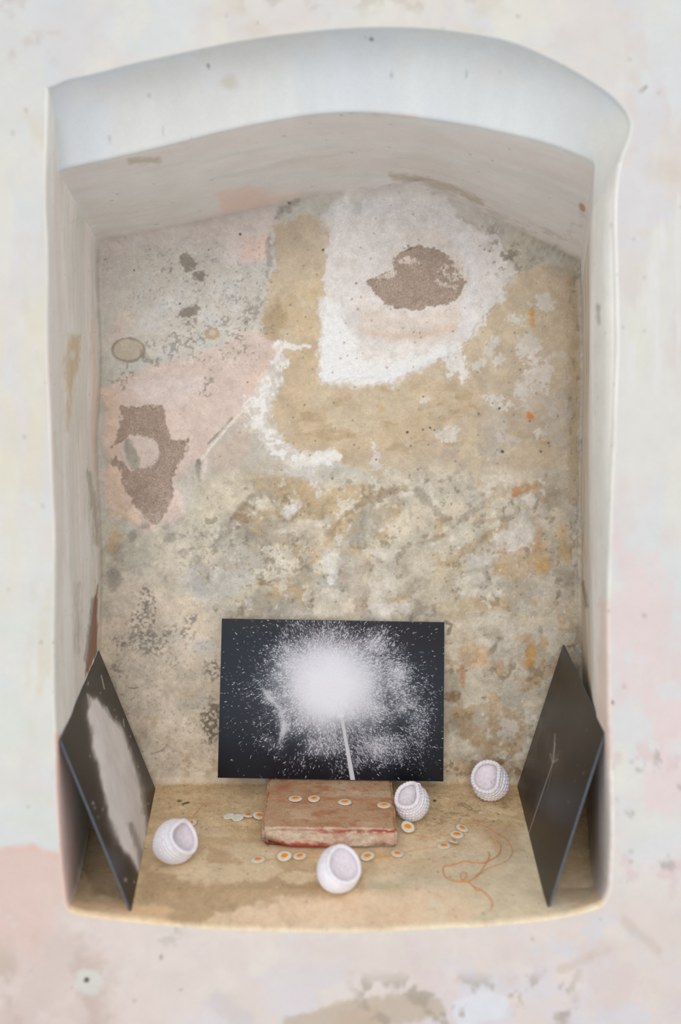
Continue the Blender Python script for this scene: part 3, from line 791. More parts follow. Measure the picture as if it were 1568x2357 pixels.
    # small black spots
    for x, y, r in [(666, 466, 3), (553, 539, 3.2), (480, 575, 1.8), (309, 622, 2.2), (414, 699, 2), (938, 995, 3.5), (928, 1393, 6), (1063, 1100, 6), (1285, 1377, 3), (1246, 1040, 2.5), (1157, 1040, 4), (990, 985, 2.5), (1150, 940, 3), (299, 1338, 2.5), (299, 1365, 2), (820, 652, 2.4), (744, 575, 3), (570, 880, 2)]:
        c.lay('ell', (x, y, r, r * .9), (76, 66, 60), .9, 1.4, .5, 8, h=-.8)
    c.lay('line', ([(1282, 1373), (1289, 1382)], 2.2), (40, 34, 30), .95, 1.2, 0)
    # --- middle belt: crumbly grey-brown plaster
    c.lay('poly', [(450, 1110), (560, 1080), (700, 1100), (850, 1110), (1000, 1070), (1200, 1090), (1320, 1060), (1330, 1440), (1000, 1440), (700, 1430), (240, 1440), (240, 1215), (330, 1225), (420, 1200)], (203, 192, 170), .85, 18, 16, 60, grain=.36)
    c.cloud((176, 160, 136), .9, 95, 0.42, 0.67, seed=231, region=(540, 1330, 1090, 1420), edge=40, octv=5)
    c.cloud((212, 198, 172), .9, 60, 0.45, 0.69, seed=232, region=(460, 1330, 1090, 1440), edge=40, octv=5)
    c.cloud((180, 176, 164), .9, 120, 0.37, 0.65, seed=233, region=(250, 820, 1220, 1420), edge=40, octv=5)
    c.cloud((164, 156, 142), .8, 30, .54, .68, seed=234, region=(250, 700, 1200, 1360), edge=30)
    c.cloud((206, 196, 180), .8, 90, 0.41, 0.67, seed=235, region=(400, 1320, 1300, 1440), edge=40)
    c.cloud((196, 166, 118), .75, 46, .54, .68, seed=236, region=(520, 1300, 1100, 1420), edge=40)
    c.cloud((140, 122, 100), .6, 18, .62, .74, seed=237, region=(450, 1320, 1100, 1430), edge=30, h=-.5)
    c.cloud((222, 212, 196), .7, 26, .60, .70, seed=238, region=(480, 1320, 1090, 1430), edge=30, h=.4)
    brn, gr2 = (160, 132, 94), (156, 148, 136)
    for pts, w, col, op in [
        ([(540, 1190), (580, 1140), (610, 1130), (630, 1160)], 6, (150, 136, 116), .7),
        ([(545, 1190), (570, 1195)], 8, brn, .8),
        ([(600, 1180), (690, 1190), (740, 1190)], 7, (176, 146, 100), .6),
        ([(760, 1230), (800, 1180), (850, 1150), (900, 1130), (960, 1130)], 7, (164, 138, 104), .75),
        ([(960, 1130), (1000, 1170), (1040, 1210), (1070, 1190), (1110, 1160)], 9, (158, 144, 124), .65),
        ([(900, 1300), (940, 1260), (1000, 1240), (1100, 1200), (1200, 1190)], 5, (160, 142, 118), .6),
        ([(1030, 1350), (1060, 1280), (1130, 1230), (1190, 1200)], 7, (178, 152, 112), .7),
        ([(1060, 1330), (1090, 1310), (1120, 1320), (1125, 1350), (1090, 1350)], 4, (130, 118, 104), .7),
        ([(640, 1150), (700, 1170), (760, 1200)], 5, (170, 150, 120), .6),
        ([(1190, 1140), (1240, 1120)], 6, (178, 140, 96), .7),
        ([(560, 1230), (640, 1240), (700, 1230)], 9, (164, 150, 132), .6),
        ([(660, 1250), (700, 1270), (740, 1250), (750, 1210)], 4, (170, 146, 108), .7)]:
        c.lay('line', (pts, w), col, op, 5, 9, 24, fray=4, h=-.6)
    for x, y, rx, ry, an, col in [(670, 1172, 22, 14, 0, white), (760, 1300, 20, 26, 0, (224, 220, 212)), (765, 1330, 12, 20, 0, white), (945, 1205, 42, 28, 0, (216, 202, 176)), (1060, 1228, 20, 26, 0, (208, 200, 184)), (880, 1330, 30, 50, 0, (220, 210, 194)), (905, 1400, 40, 12, -8, (226, 222, 216)), (870, 1390, 24, 40, 0, (218, 208, 192)), (820, 1350, 30, 60, 0, (186, 170, 154)), (760, 1395, 34, 30, 0, (222, 210, 192)), (1200, 1230, 28, 50, 20, (222, 216, 208)), (1150, 1245, 18, 34, 35, (220, 214, 208)), (1225, 1150, 22, 14, 0, (220, 214, 206)), (1110, 1330, 32, 30, 0, (206, 196, 180)), (1100, 1290, 30, 14, -10, (220, 214, 204)), (1110, 1150, 34, 16, 0, (206, 200, 186)), (1085, 1120, 26, 14, 0, (204, 192, 172)), (850, 1200, 40, 22, -20, (170, 162, 148)), (830, 1230, 46, 24, -30, (168, 160, 144)), (620, 1210, 30, 16, 0, (170, 156, 138)), (700, 1220, 24, 20, 0, (204, 190, 166)), (730, 1240, 22, 20, 0, (206, 190, 164)), (1200, 1370, 46, 40, 0, (184, 176, 160)), (1240, 1280, 20, 30, 0, (200, 164, 112)), (1190, 1300, 40, 26, 0, (196, 164, 122)), (1060, 1400, 40, 30, 0, (206, 186, 148)), (1000, 1340, 44, 60, 0, (206, 194, 168)), (960, 1300, 30, 40, 0, (204, 194, 172)), (600, 1380, 40, 30, 0, (168, 162, 150)), (520, 1340, 50, 30, -20, (206, 202, 194)), (450, 1340, 22, 26, 0, (186, 182, 182)), (400, 1210, 20, 14, 0, (192, 188, 174)), (340, 1270, 30, 24, 0, (196, 190, 172)), (560, 1300, 40, 30, 0, (190, 184, 172))]:
        c.lay('ell', (x, y, rx * 1.05, ry * 1.05, an), col, .66, 7, max(12, .8 * min(rx, ry)), 30, fray=7, h=.3 if sum(col) > 580 else -.3)
    c.cloud((130, 122, 112), .5, 5.5, .64, .74, octv=2, seed=241, region=(400, 720, 1220, 1340), edge=40)
    # --- lower left: beige coat with black mould
    c.lay('poly', [(225, 1440), (300, 1400), (420, 1390), (520, 1430), (520, 1830), (225, 1830)], (220, 201, 175), .85, 22, 18, 70)
    c.lay('poly', [(250, 1300), (320, 1330), (420, 1390), (420, 1480), (250, 1480)], (218, 200, 180), .7, 22, 16, 60)
    c.cloud((194, 184, 166), .8, 80, .46, .62, seed=251, region=(300, 520, 1440, 1640), edge=40)
    c.cloud((208, 192, 170), .7, 50, .5, .66, seed=252, region=(230, 520, 1500, 1790), edge=40)
    c.cloud((196, 170, 134), .6, 36, .55, .7, seed=253, region=(300, 520, 1600, 1800), edge=40)
    c.lay('ell', (340, 1380, 16, 34, -10), mould, .9, 4, 10, 16, fray=6, speck=(6, .45, .56), h=-.5)
    c.lay('ell', (330, 1440, 26, 44, 10), mould, .85, 6, 12, 18, fray=6, speck=(6, .47, .58), h=-.5)
    c.lay('ell', (345, 1475, 54, 34), (140, 130, 118), .8, 10, 14, 24, fray=6, speck=(6, .5, .62))
    c.lay('ell', (285, 1478, 26, 16), mould, .8, 6, 8, 16, speck=(6, .5, .62))
    c.lay('ell', (420, 1455, 40, 20, 20), mould, .8, 8, 12, 20, speck=(6, .52, .62))
    c.lay('ell', (440, 1420, 16, 18), mould, .8, 5, 6, 14, speck=(6, .5, .6))
    c.lay('ell', (485, 1670, 22, 52), (124, 108, 88), .9, 6, 10, 18, fray=7, speck=(7, .4, .52), h=-.5)
    c.lay('ell', (488, 1540, 18, 30), (132, 120, 104), .85, 6, 8, 16, fray=6, speck=(6, .46, .58))
    c.lay('ell', (270, 1540, 14, 22), mould, .7, 5, 6, 14, speck=(6, .5, .6))
    c.lay('ell', (380, 1530, 26, 14), mould, .6, 6, 8, 14, speck=(6, .54, .64))
    c.lay('ell', (468, 1490, 30, 18), (208, 204, 204), .6, 10, 10, 26)
    c.lay('ell', (230, 1330, 12, 30), (170, 160, 146), .6, 6, 5, 14, speck=(6, .4, .6))
    c.lay('ell', (262, 1245, 14, 30, 10), (200, 164, 110), .6, 8, 6, 18)
    c.lay('ell', (262, 1330, 18, 26), (150, 142, 132), .7, 8, 6, 18)
    c.cloud((140, 128, 114), .5, 5.5, .66, .76, octv=2, seed=256, region=(240, 510, 1440, 1780), edge=40)
    c.lay('line', ([(385, 1715), (372, 1728), (350, 1735)], 2.5), (150, 132, 108), .6, 2, 3, 12)
    c.lay('line', ([(295, 1583), (310, 1585), (318, 1582)], 1.3), (150, 110, 70), .8, 1, 0)
    # --- lower right: cream, ochre and white crumble
    c.lay('poly', [(1010, 1430), (1330, 1420), (1340, 1830), (1010, 1830)], (214, 199, 173), .85, 14, 12, 60, grain=.4)
    c.cloud((212, 202, 184), .9, 70, 0.42, 0.67, seed=261, region=(1020, 1330, 1420, 1780), edge=30, octv=5)
    c.cloud((184, 170, 144), .8, 50, 0.45, 0.70, seed=262, region=(1020, 1330, 1420, 1790), edge=30, octv=5)
    c.cloud((200, 160, 108), .7, 40, .57, .69, seed=263, region=(1020, 1330, 1420, 1790), edge=30)
    c.cloud((150, 126, 92), .7, 22, .60, .72, seed=264, region=(1020, 1330, 1440, 1790), edge=30, h=-.5)
    c.cloud((182, 150, 106), .8, 60, 0.41, 0.69, seed=265, region=(1020, 1240, 1640, 1790), edge=30)
    for x, y, rx, ry, an, col in [(1180, 1680, 44, 22, -20, (216, 208, 194)), (1215, 1640, 16, 14, 0, (222, 214, 202)), (1100, 1650, 20, 24, 0, (182, 176, 160)), (1160, 1500, 40, 24, -20, (196, 188, 172)), (1180, 1600, 30, 30, 0, (190, 182, 166)), (1070, 1480, 40, 30, 0, (208, 190, 160)), (1050, 1700, 12, 16, 30, (210, 196, 170)), (1130, 1580, 34, 20, 0, (202, 188, 164)), (1250, 1600, 24, 30, 0, (206, 192, 166)), (1045, 1580, 26, 30, 0, (196, 182, 156)), (1095, 1440, 40, 20, 0, (212, 200, 178))]:
        c.lay('ell', (x, y, rx, ry, an), col, .72, 6, max(12, .8 * min(rx, ry)), 28, fray=7, h=.4)
    c.lay('line', ([(1120, 1510), (1140, 1490), (1150, 1470)], 5), (140, 124, 100), .7, 4, 6, 16, fray=3)
    c.lay('ell', (1045, 1604, 18, 12), (146, 106, 68), .8, 5, 6, 16, fray=4)
    c.lay('line', ([(1024, 1430), (1040, 1440), (1030, 1460)], 3), (130, 110, 88), .7, 2, 3, 12)
    c.lay('line', ([(1135, 1765), (1155, 1752)], 5), (150, 104, 54), .85, 3, 4, 12)
    c.lay('line', ([(1190, 1780), (1196, 1776)], 5), (150, 104, 54), .8, 3, 3, 12)
    c.cloud((150, 126, 92), .9, 10, .52, .66, octv=3, seed=268, region=(880, 1200, 1740, 1800), edge=20)
    # rust
    for x, y, rx, ry, op, col in [(1223, 957, 8, 9, 1, (214, 128, 44)), (1225, 725, 6, 10, .9, (208, 150, 70)), (1226, 745, 5, 7, .8, (208, 150, 70)), (1222, 1500, 10, 20, .9, (216, 160, 66)), (1218, 1528, 10, 8, .9, (206, 150, 60)), (1208, 1470, 16, 10, .6, (206, 160, 110)), (1064, 1545, 8, 14, .8, (200, 142, 86)), (1066, 1570, 5, 10, .7, (190, 128, 80)), (1090, 1510, 34, 26, .5, (214, 170, 116)), (1110, 1515, 10, 10, .6, (204, 156, 92)), (1187, 1130, 10, 10, .8, (190, 124, 72)), (1215, 1125, 20, 10, .6, (190, 146, 92)), (1295, 1230, 10, 24, .6, (212, 172, 104)), (1300, 1275, 10, 20, .6, (206, 168, 108)), (1250, 1300, 14, 14, .7, (204, 160, 84)), (880, 940, 6, 8, .5, (216, 172, 84)), (886, 892, 12, 8, .5, (206, 164, 84)), (690, 620, 60, 12, 0, tan), (1240, 1240, 8, 24, .6, (204, 150, 96)), (1250, 1150, 8, 8, .5, (198, 150, 96))]:
        c.lay('ell', (x, y, rx * 1.15, ry * 1.15), col, op, 5, 5, 14, fray=3)
    # dark brown line and flecks down the right corner
    c.lay('line', ([(1318, 600), (1322, 800), (1322, 1000), (1318, 1150)], 12), (182, 156, 116), .6, 10, 8, 30)
    c.cloud((126, 114, 98), .4, 12, .62, .74, octv=3, seed=271, region=(1305, 1345, 560, 1330), edge=12, sx=1.6, sy=.5)
    c.cloud((150, 142, 126), .8, 12, .5, .68, octv=3, seed=272, region=(1130, 1330, 520, 620), edge=24)
    c.lay('poly', [(1140, 500), (1220, 540), (1330, 590), (1330, 640), (1230, 600), (1170, 560)], (190, 182, 166), .6, 14, 10, 40)
    # grit over all
    c.dots((122, 108, 94), .6, 22, .14, 2.0, 281, region=(620, 1330, 500, 1440))
    c.dots((122, 110, 100), .5, 34, .10, 1.8, 282)
    c.dots((100, 86, 74), .7, 50, .22, 2.3, 283, region=(640, 1320, 880, 1120))
    c.dots((226, 218, 206), .6, 30, .14, 2.6, 284, region=(500, 1330, 1050, 1780))
    m = sstep(.46, .62, fbm(c.a, c.b, 5.0, 2, 285)) * sstep(1080, 1160, c.py) * .07
    c.mix(m, (120, 104, 84))
    m = sstep(.5, .66, fbm(c.a, c.b, 7.0, 2, 286)) * sstep(1000, 1160, c.py + 0) * .08
    c.mix(m, (230, 220, 204))
    # relief of the crumbling belt
    c.h += (fbm(c.a, c.b, 60, 5, 290) - .5) * (1.2 + 2.2 * sstep(1040, 1160, c.py))
    c.rgb *= (1 + .05 * sstep(1060, 1160, c.py))[:, None]
    c.mottle(.30, 36, 295, 1 + .8 * sstep(1040, 1160, c.py)); c.mottle(.22, 9, 296)
    return 1.05, .78

def build_back():
    x0, x1, z0, z1, st = -0.352, 0.352, -0.004, 0.845, 0.00125
    nu, nv = int((x1 - x0) / st) + 1, int((z1 - z0) / st) + 1
    X, Z = np.meshgrid(np.linspace(x0, x1, nu), np.linspace(z0, z1, nv), indexing='ij')
    Yw = wall_y(X, Z)
    P = np.stack([X, Yw, Z], -1).reshape(-1, 3)
    c = Canvas(P, P[:, 0], P[:, 2], (200, 195, 184), .3)
    gain = paint_back(c)
    P[:, 1] -= c.h * 0.001
    o = grid_obj('wall_back', P, nu, nv, M_BACK, c.out(*gain))
    nrm = np.zeros(len(o.data.polygons) * 3, np.float32); o.data.polygons.foreach_get('normal', nrm)
    if nrm.reshape(-1, 3)[:, 1].mean() > 0: o.data.flip_normals()
    tag(o, 'weathered back wall of the niche with flaking white, pink and ochre plaster', kind='structure')
build_back()
for a in parts: niche_part(*a)

# ------------------------------------------------------------------ picture panels
M_EDGE = mat_plain('panel_edge', (84, 90, 102), 0.5, 0.4, noise=(300, (78, 84, 96), (92, 98, 110)))
M_PRINT = mat_print('semi_gloss_print', 0.30)
M_PRINT_MAT = mat_print('satin_print', 0.34)

def panel(name, O, ex, ey, w, h, thick, art, step, mat, label):
    """rectangular board: O = lower corner of the printed face, ex along the width, ey up, print faces ex x ey"""
    ex = ex.normalized(); ey = (ey - ex * ey.dot(ex)).normalized(); n = ex.cross(ey)
    root = empty(name, tuple(O))
    root.matrix_world = Matrix(((ex.x, ey.x, n.x, O.x), (ex.y, ey.y, n.y, O.y), (ex.z, ey.z, n.z, O.z), (0, 0, 0, 1)))
    bm = bmesh.new()
    bmesh.ops.create_cube(bm, size=1)
    bmesh.ops.scale(bm, vec=(w, h, thick), verts=bm.verts)
    bmesh.ops.translate(bm, vec=(w / 2, h / 2, -thick / 2 - 0.0001), verts=bm.verts)
    bmesh.ops.bevel(bm, geom=list(bm.edges), offset=0.0002, segments=1, affect='EDGES')
    b = bm_obj('board', bm, M_EDGE, root, smooth=False)
    nu, nv = int(w / step), int(h / step)
    e = 0.0003
    U, V = np.meshgrid(np.linspace(0, 1, nu), np.linspace(0, 1, nv), indexing='ij')
    P = np.stack([e + U * (w - 2 * e), e + V * (h - 2 * e), np.full(U.shape, 0.0001)], -1).reshape(-1, 3)
    C = art(nu, nv, U, V, root.matrix_world)
    C = np.concatenate([lin(np.clip(C, 0, 255)), np.ones((nu, nv, 1))], -1).reshape(-1, 4)
    g = grid_obj('print', P, nu, nv, mat, C, root)
    tag(root, label, 'picture', 'dark photo panels in the niche')
    return root

def splat(img, xs, ys, val):
    nu, nv = img.shape
    fx, fy = np.floor(xs).astype(int), np.floor(ys).astype(int)
    tx, ty = xs - fx, ys - fy
    for dx in (0, 1):
        for dy in (0, 1):
            i, j = fx + dx, fy + dy
            ok = (i >= 0) & (i < nu) & (j >= 0) & (j < nv)
            w = (tx if dx else 1 - tx) * (ty if dy else 1 - ty)
            np.maximum.at(img, (i[ok], j[ok]), (val * np.minimum(1, w * 1.9))[ok])

def art_burst(nu, nv, U, V, mw):
    """a puff of white powder bursting at the tip of a pale stick"""
    rng = np.random.default_rng(5)
    x, y = U, 1 - V                       # 0..1, y down
    A = 1.43                              # aspect
    X, Y = x * A, y
    base = np.zeros((nu, nv, 3))
    base[:] = (36, 41, 50)
    def blend(m, col): base[...] = base + (np.array(col, float) - base) * m[..., None]
    blend(sstep(.35, .0, y) * sstep(.3, .6, x) * .8, (34, 29, 37))
    blend(sstep(.12, .0, np.abs(y - .02)) * sstep(.9, .7, x) * .3, (52, 50, 49))
    blend(np.exp(-(((x - .5) / .22) ** 2 + ((y - .14) / .12) ** 2)) * .8, (20, 14, 19))
    blend(sstep(.55, 1.0, y) * .75, (12, 14, 26))
    blend(np.exp(-(((x - .3) / .25) ** 2 + ((y - .95) / .15) ** 2)) * .5, (12, 12, 20))
    blend(np.exp(-(((x - .87) / .06) ** 2 + ((y - 1.0) / .06) ** 2)) * .8, (8, 8, 14))
    blend(sstep(.10, .0, x) * sstep(.85, 1.0, y) * .7, (8, 9, 14))
    blend(np.exp(-(((x - .08) / .16) ** 2 + ((y - .35) / .35) ** 2)) * .5, (46, 52, 62))
    # haze
    n1 = fbm(X * 100, Y * 100, 16, 5, 301); n2 = fbm(X * 100, Y * 100, 7, 4, 302)
    blobs = [(.48, .40, .20, .25, 1.5), (.31, .27, .09, .13, .85), (.26, .36, .07, .10, .7), (.60, .32, .13, .16, .8), (.69, .15, .07, .09, .55), (.78, .34, .06, .14, .6), (.81, .50, .09, .10, .55), (.45, .62, .16, .12, .7), (.48, .78, .14, .10, .50), (.70, .80, .14, .11, .42), (.26, .78, .06, .05, .7), (.29, .66, .035, .14, .8), (.24, .48, .05, .07, .8), (.64, .55, .13, .14, .7), (.88, .62, .06, .18, .32), (.42, .16, .08, .06, .35), (.60, .90, .12, .06, .25)]
    D = np.zeros((nu, nv))
    for cx, cy, rx, ry, a in blobs:
        D = np.maximum(D, a * np.exp(-(((x - cx) / rx) ** 2 + ((y - cy) / ry) ** 2)))
    haze = np.clip(D * 1.15 * (0.45 + 1.1 * (n1 - .5) + .6 * (n2 - .5) + .25) - .06, 0, 1)
    blend(np.clip(haze, 0, .8) * .9, (196, 196, 206))
    core = np.exp(-(np.clip(np.hypot((x - .492) / .172, (y - .41) / .235) + (n1 - .5) * .5 + (n2 - .5) * .25, 0, 9) ** 2.8))
    core2 = np.exp(-((np.hypot((x - .51) / .25, (y - .43) / .29)) ** 2.4)) * (0.75 + .5 * (n1 - .5))
    # tiny flakes, streaking away from the burst
    th, rr = np.arctan2(y - .42, (x - .48) * A), np.hypot((x - .48) * A, y - .42)
    ray_ = fbm(th * 9.0, rr * 6.0, 1.0, 4, 303)
    blend(np.clip(D, 0, 1) ** .8 * sstep(.45, .75, ray_) * .45, (176, 176, 188))
    fl = np.zeros((nu, nv))
    def flakes(N, length, bright, far):
        qx, qy = rng.random(N), rng.random(N)
        ii, jj = (qx * (nu - 1)).astype(int), ((1 - qy) * (nv - 1)).astype(int)
        dens = np.clip(D, 0, 1)[ii, jj] ** .9 * np.clip(.15 + 2.0 * (n1[ii, jj] - .3), .05, 1.5) + far
        keep = rng.random(N) < dens * .7
        qx, qy = qx[keep], qy[keep]
        ang = np.arctan2(qy - .42, (qx - .48) * A) + rng.normal(0, .5, len(qx))
        L_ = rng.gamma(2.2, length, len(qx)) + .3
        br = np.clip(rng.gamma(2.0, bright, len(qx)), .06, 1)
        for t in np.linspace(-.5, .5, 7):
            splat(fl, qx * (nu - 1) + np.cos(ang) * L_ * t, (1 - qy) * (nv - 1) - np.sin(ang) * L_ * t, br)
    flakes(220000, .8, .19, .0015)
    flakes(52000, 1.6, .36, .0010)
    blend(fl * .95, (230, 230, 238))
    # filaments
    def fil(pts, w, op):
        d = sd_line(X, Y, [(a * A, b) for a, b in pts], w) + (n2 - .5) * .03
        blend(sstep(-.02, .012, d) * op, (206, 206, 214))
    fil([(.19, .44), (.24, .52), (.27, .57), (.285, .63), (.285, .70), (.27, .78)], .010, .75)
    fil([(.80, .40), (.835, .50), (.87, .54), (.91, .40)], .001, .35)
    fil([(.87, .52), (.76, .58), (.68, .66)], .001, .3)
    blend(np.clip(core2, 0, 1) * .80, (212, 212, 222))
    blend(np.clip(core * 1.15, 0, 1), (234, 235, 244))
    # stick with its head
    d = sd_line(X, Y, [(.547 * A, .62), (.600 * A, 1.01)], .0) + .0085 + .007 * np.clip((y - .6) / .4, 0, 1)
    blend(sstep(-.003, .003, d), (206, 206, 214))
    blend(sstep(-.006, .010, sd_ell(X, Y, .543 * A, .595, .024, .022) + (n2 - .5) * .02), (226, 226, 234))
    blend(sstep(-.004, .010, sd_line(X, Y, [(.525 * A, .52), (.54 * A, .58)], .008)) * .7, (222, 222, 232))
    return base

def card_px(U, V, mw, w, h):
    P = np.stack([U * w, V * h, np.zeros(U.shape)], -1).reshape(-1, 3)
    M = np.array(mw)
    P = P @ M[:3, :3].T + M[:3, 3]
    x, y = proj(P)
    return x.reshape(U.shape), y.reshape(U.shape)

CARD_W, CARD_H = 0.298, 0.2095

def art_plume(nu, nv, U, V, mw):
    """a tall pale smear of powder on black"""
    x, y = card_px(U, V, mw, CARD_W, CARD_H)
    a, b = U * 298, V * 210
    base = np.zeros((nu, nv, 3)); base[:] = (30, 26, 25)
    def blend(m, col): base[...] = base + (np.array(col, float) - base) * m[..., None]
    n = fbm(a, b, 30, 4, 321); n2 = fbm(a * .5, b * 2.2, 16, 4, 322)
    blend(sstep(.42, .7, n) * .5, (44, 40, 38))
    blend(sstep(1640, 1560, y) * .5, (60, 56, 54))
    blend(sstep(240, 170, x) * sstep(1640, 1740, y) * .7, (22, 19, 18))
    shape = [(205, 1600), (198, 1645), (208, 1679), (211, 1720), (227, 1760), (230, 1806), (244, 1858), (258, 1910), (272, 1945), (296, 1975), (322, 2020), (331, 1965), (342, 1910), (339, 1878), (331, 1820), (322, 1786), (305, 1743), (287, 1685), (270, 1659), (256, 1645), (244, 1627), (224, 1608)]
    d = sd_poly(x, y, shape) + (n2 - .5) * 10 + (n - .5) * 8
    blend(sstep(-16, 8, d) * .55, (190, 184, 182))
    blend(sstep(-5, 10, d) * (.9 + .25 * (n - .5)), (252, 247, 248))
    blend(sstep(-6, 6, sd_line(x, y, [(300, 1900), (322, 1960), (326, 1990)], 6) + (n2 - .5) * 10) * .4, (90, 84, 80))
    blend(sstep(-7, 6, sd_line(x, y, [(318, 1760), (330, 1830), (336, 1870)], 5) + (n2 - .5) * 12) * .5, (84, 78, 74))
    blend(sstep(-10, 6, sd_line(x, y, [(250, 1900), (268, 1940)], 8) + (n2 - .5) * 14) * .35, (110, 104, 104))
    for pts, w in [([(201, 1598), (206, 1622)], 2.2), ([(233, 1555), (240, 1585)], 1.6), ([(245, 1628), (256, 1652)], 2), ([(284, 1655), (286, 1672)], 1.3), ([(203, 1570), (202, 1576)], 1.2)]:
        blend(sstep(-1.6, 1.2, sd_line(x, y, pts, w)) * .8, (190, 184, 182))
    for px_, py_, r in [(214, 1849, 3), (218, 1860, 2.2), (207, 1740, 2), (289, 2026, 3.5), (309, 2031, 2), (236, 1863, 1.6), (231, 1595, 1.5), (264, 1634, 1.5), (342, 1850, 2), (268, 1650, 1.6), (226, 1881, 1.6), (300, 1695, 1.8), (318, 1765, 1.8)]:
        blend(sstep(-1.5, 1.5, sd_ell(x, y, px_, py_, r, r * 1.5)) * .75, (180, 176, 172))
    rng = np.random.default_rng(9)
    fl = np.zeros((nu, nv)); k = 160
    splat(fl, rng.random(k) * nu, rng.random(k) * nv, rng.random(k) * .6)
    blend(fl * .6, (170, 165, 160))
    return base

def art_crack(nu, nv, U, V, mw):
    """thin pale rays meeting in a spark on near-black"""
    x, y = card_px(U, V, mw, CARD_W, CARD_H)
    a, b = U * 298, V * 210
    base = np.zeros((nu, nv, 3)); base[:] = (38, 33, 31)
    def blend(m, col): base[...] = base + (np.array(col, float) - base) * m[..., None]
    n = fbm(a, b, 46, 4, 331); n2 = fbm(a, b, 20, 4, 332)
    blend(sstep(.4, .7, n) * .7, (56, 50, 47))
    blend(sstep(1290, 1370, x + (y - 1700) * .42) * .8, (22, 19, 20))
    blend(np.exp(-(((x - 1246) / 26) ** 2 + ((y - 1700) / 60) ** 2)) * sstep(.35, .65, n2) * .6, (92, 86, 82))
    def ray(pts, w, op, s=1.4, col=(190, 182, 174)):
        blend(sstep(-s, s * .8, sd_line(x, y, pts, w)) * op, col)
    ray([(1278, 1690), (1276, 1725), (1273, 1752)], 1.6, .6, 3)
    ray([(1278, 1710), (1274, 1752)], .9, .8)
    ray([(1274, 1752), (1250, 1822), (1214, 1928)], .8, .85, 1.6)
    ray([(1273, 1756), (1265, 1800), (1260, 1822)], .6, .5, 1.6)
    ray([(1267, 1735), (1272, 1754)], 1.2, .6, 2)
    ray([(1284, 1748), (1274, 1755)], 1.4, .7, 3)
    ray([(1290, 1728), (1276, 1752)], .5, .4, 2)
    blend(np.exp(-(((x - 1274) / 16) ** 2 + ((y - 1745) / 26) ** 2)) * .35, (140, 134, 128))
    rng = np.random.default_rng(19)
    fl = np.zeros((nu, nv)); k = 260
    splat(fl, rng.random(k) * nu, rng.random(k) * nv, rng.random(k) * .5)
    blend(fl * .6, (150, 142, 134))
    for px_, py_, r in [(1344, 1779, 2.4), (1324, 1797, 2), (1309, 1846, 2.4), (1352, 1680, 1.8), (1343, 1726, 1.6), (1330, 1762, 1.5)]:
        blend(sstep(-1.5, 1.5, sd_ell(x, y, px_, py_, r, r)) * .7, (130, 126, 112))
    return base

TH = 0.0024
BRICK_TOP = 0.0245
# middle panel: stands on the brick, leans back on the wall
bl = at(501, 1790.5, 1.494); br_ = at(1021, 1799, 1.494)
tl = at(507, 1424, 1.5155)
exm = br_ - bl
panel('picture_panel', bl, exm, tl - bl, exm.length, (tl - bl).length, TH, art_burst, 0.00055, M_PRINT,
      'black panel showing a bursting white powder cloud, standing on the brick')
# left panel leans on the left wall: bottom edge on the floor from back to front
fb, ff = on_floor(358, 1815), on_floor(303, 2097)
tb = Vector((-0.3354, 1.519, 0.1947))
e_l = (ff - fb).normalized()
panel('picture_panel', ff + Vector((0, -.001, .0002)), fb - ff, tb - fb, CARD_W, CARD_H, TH, art_plume, 0.0008, M_PRINT_MAT,
      'dark panel with a tall grey smear, leaning on the left wall')
# right panel: width runs from front to back so that the print faces into the niche
rb_, rf = on_floor(1190, 1808), on_floor(1258, 2087)
rtb = rb_ + Vector((0.0647, 0.0, 0.203))
d_r = (rb_ - rf).normalized()
sh = Vector((0, -.004, .0002))
panel('picture_panel', rb_ + sh, rf - rb_, rtb - rb_, CARD_W, CARD_H, TH, art_crack, 0.0008, M_PRINT_MAT,
      'nearly black panel with thin pale rays, leaning on the right wall')

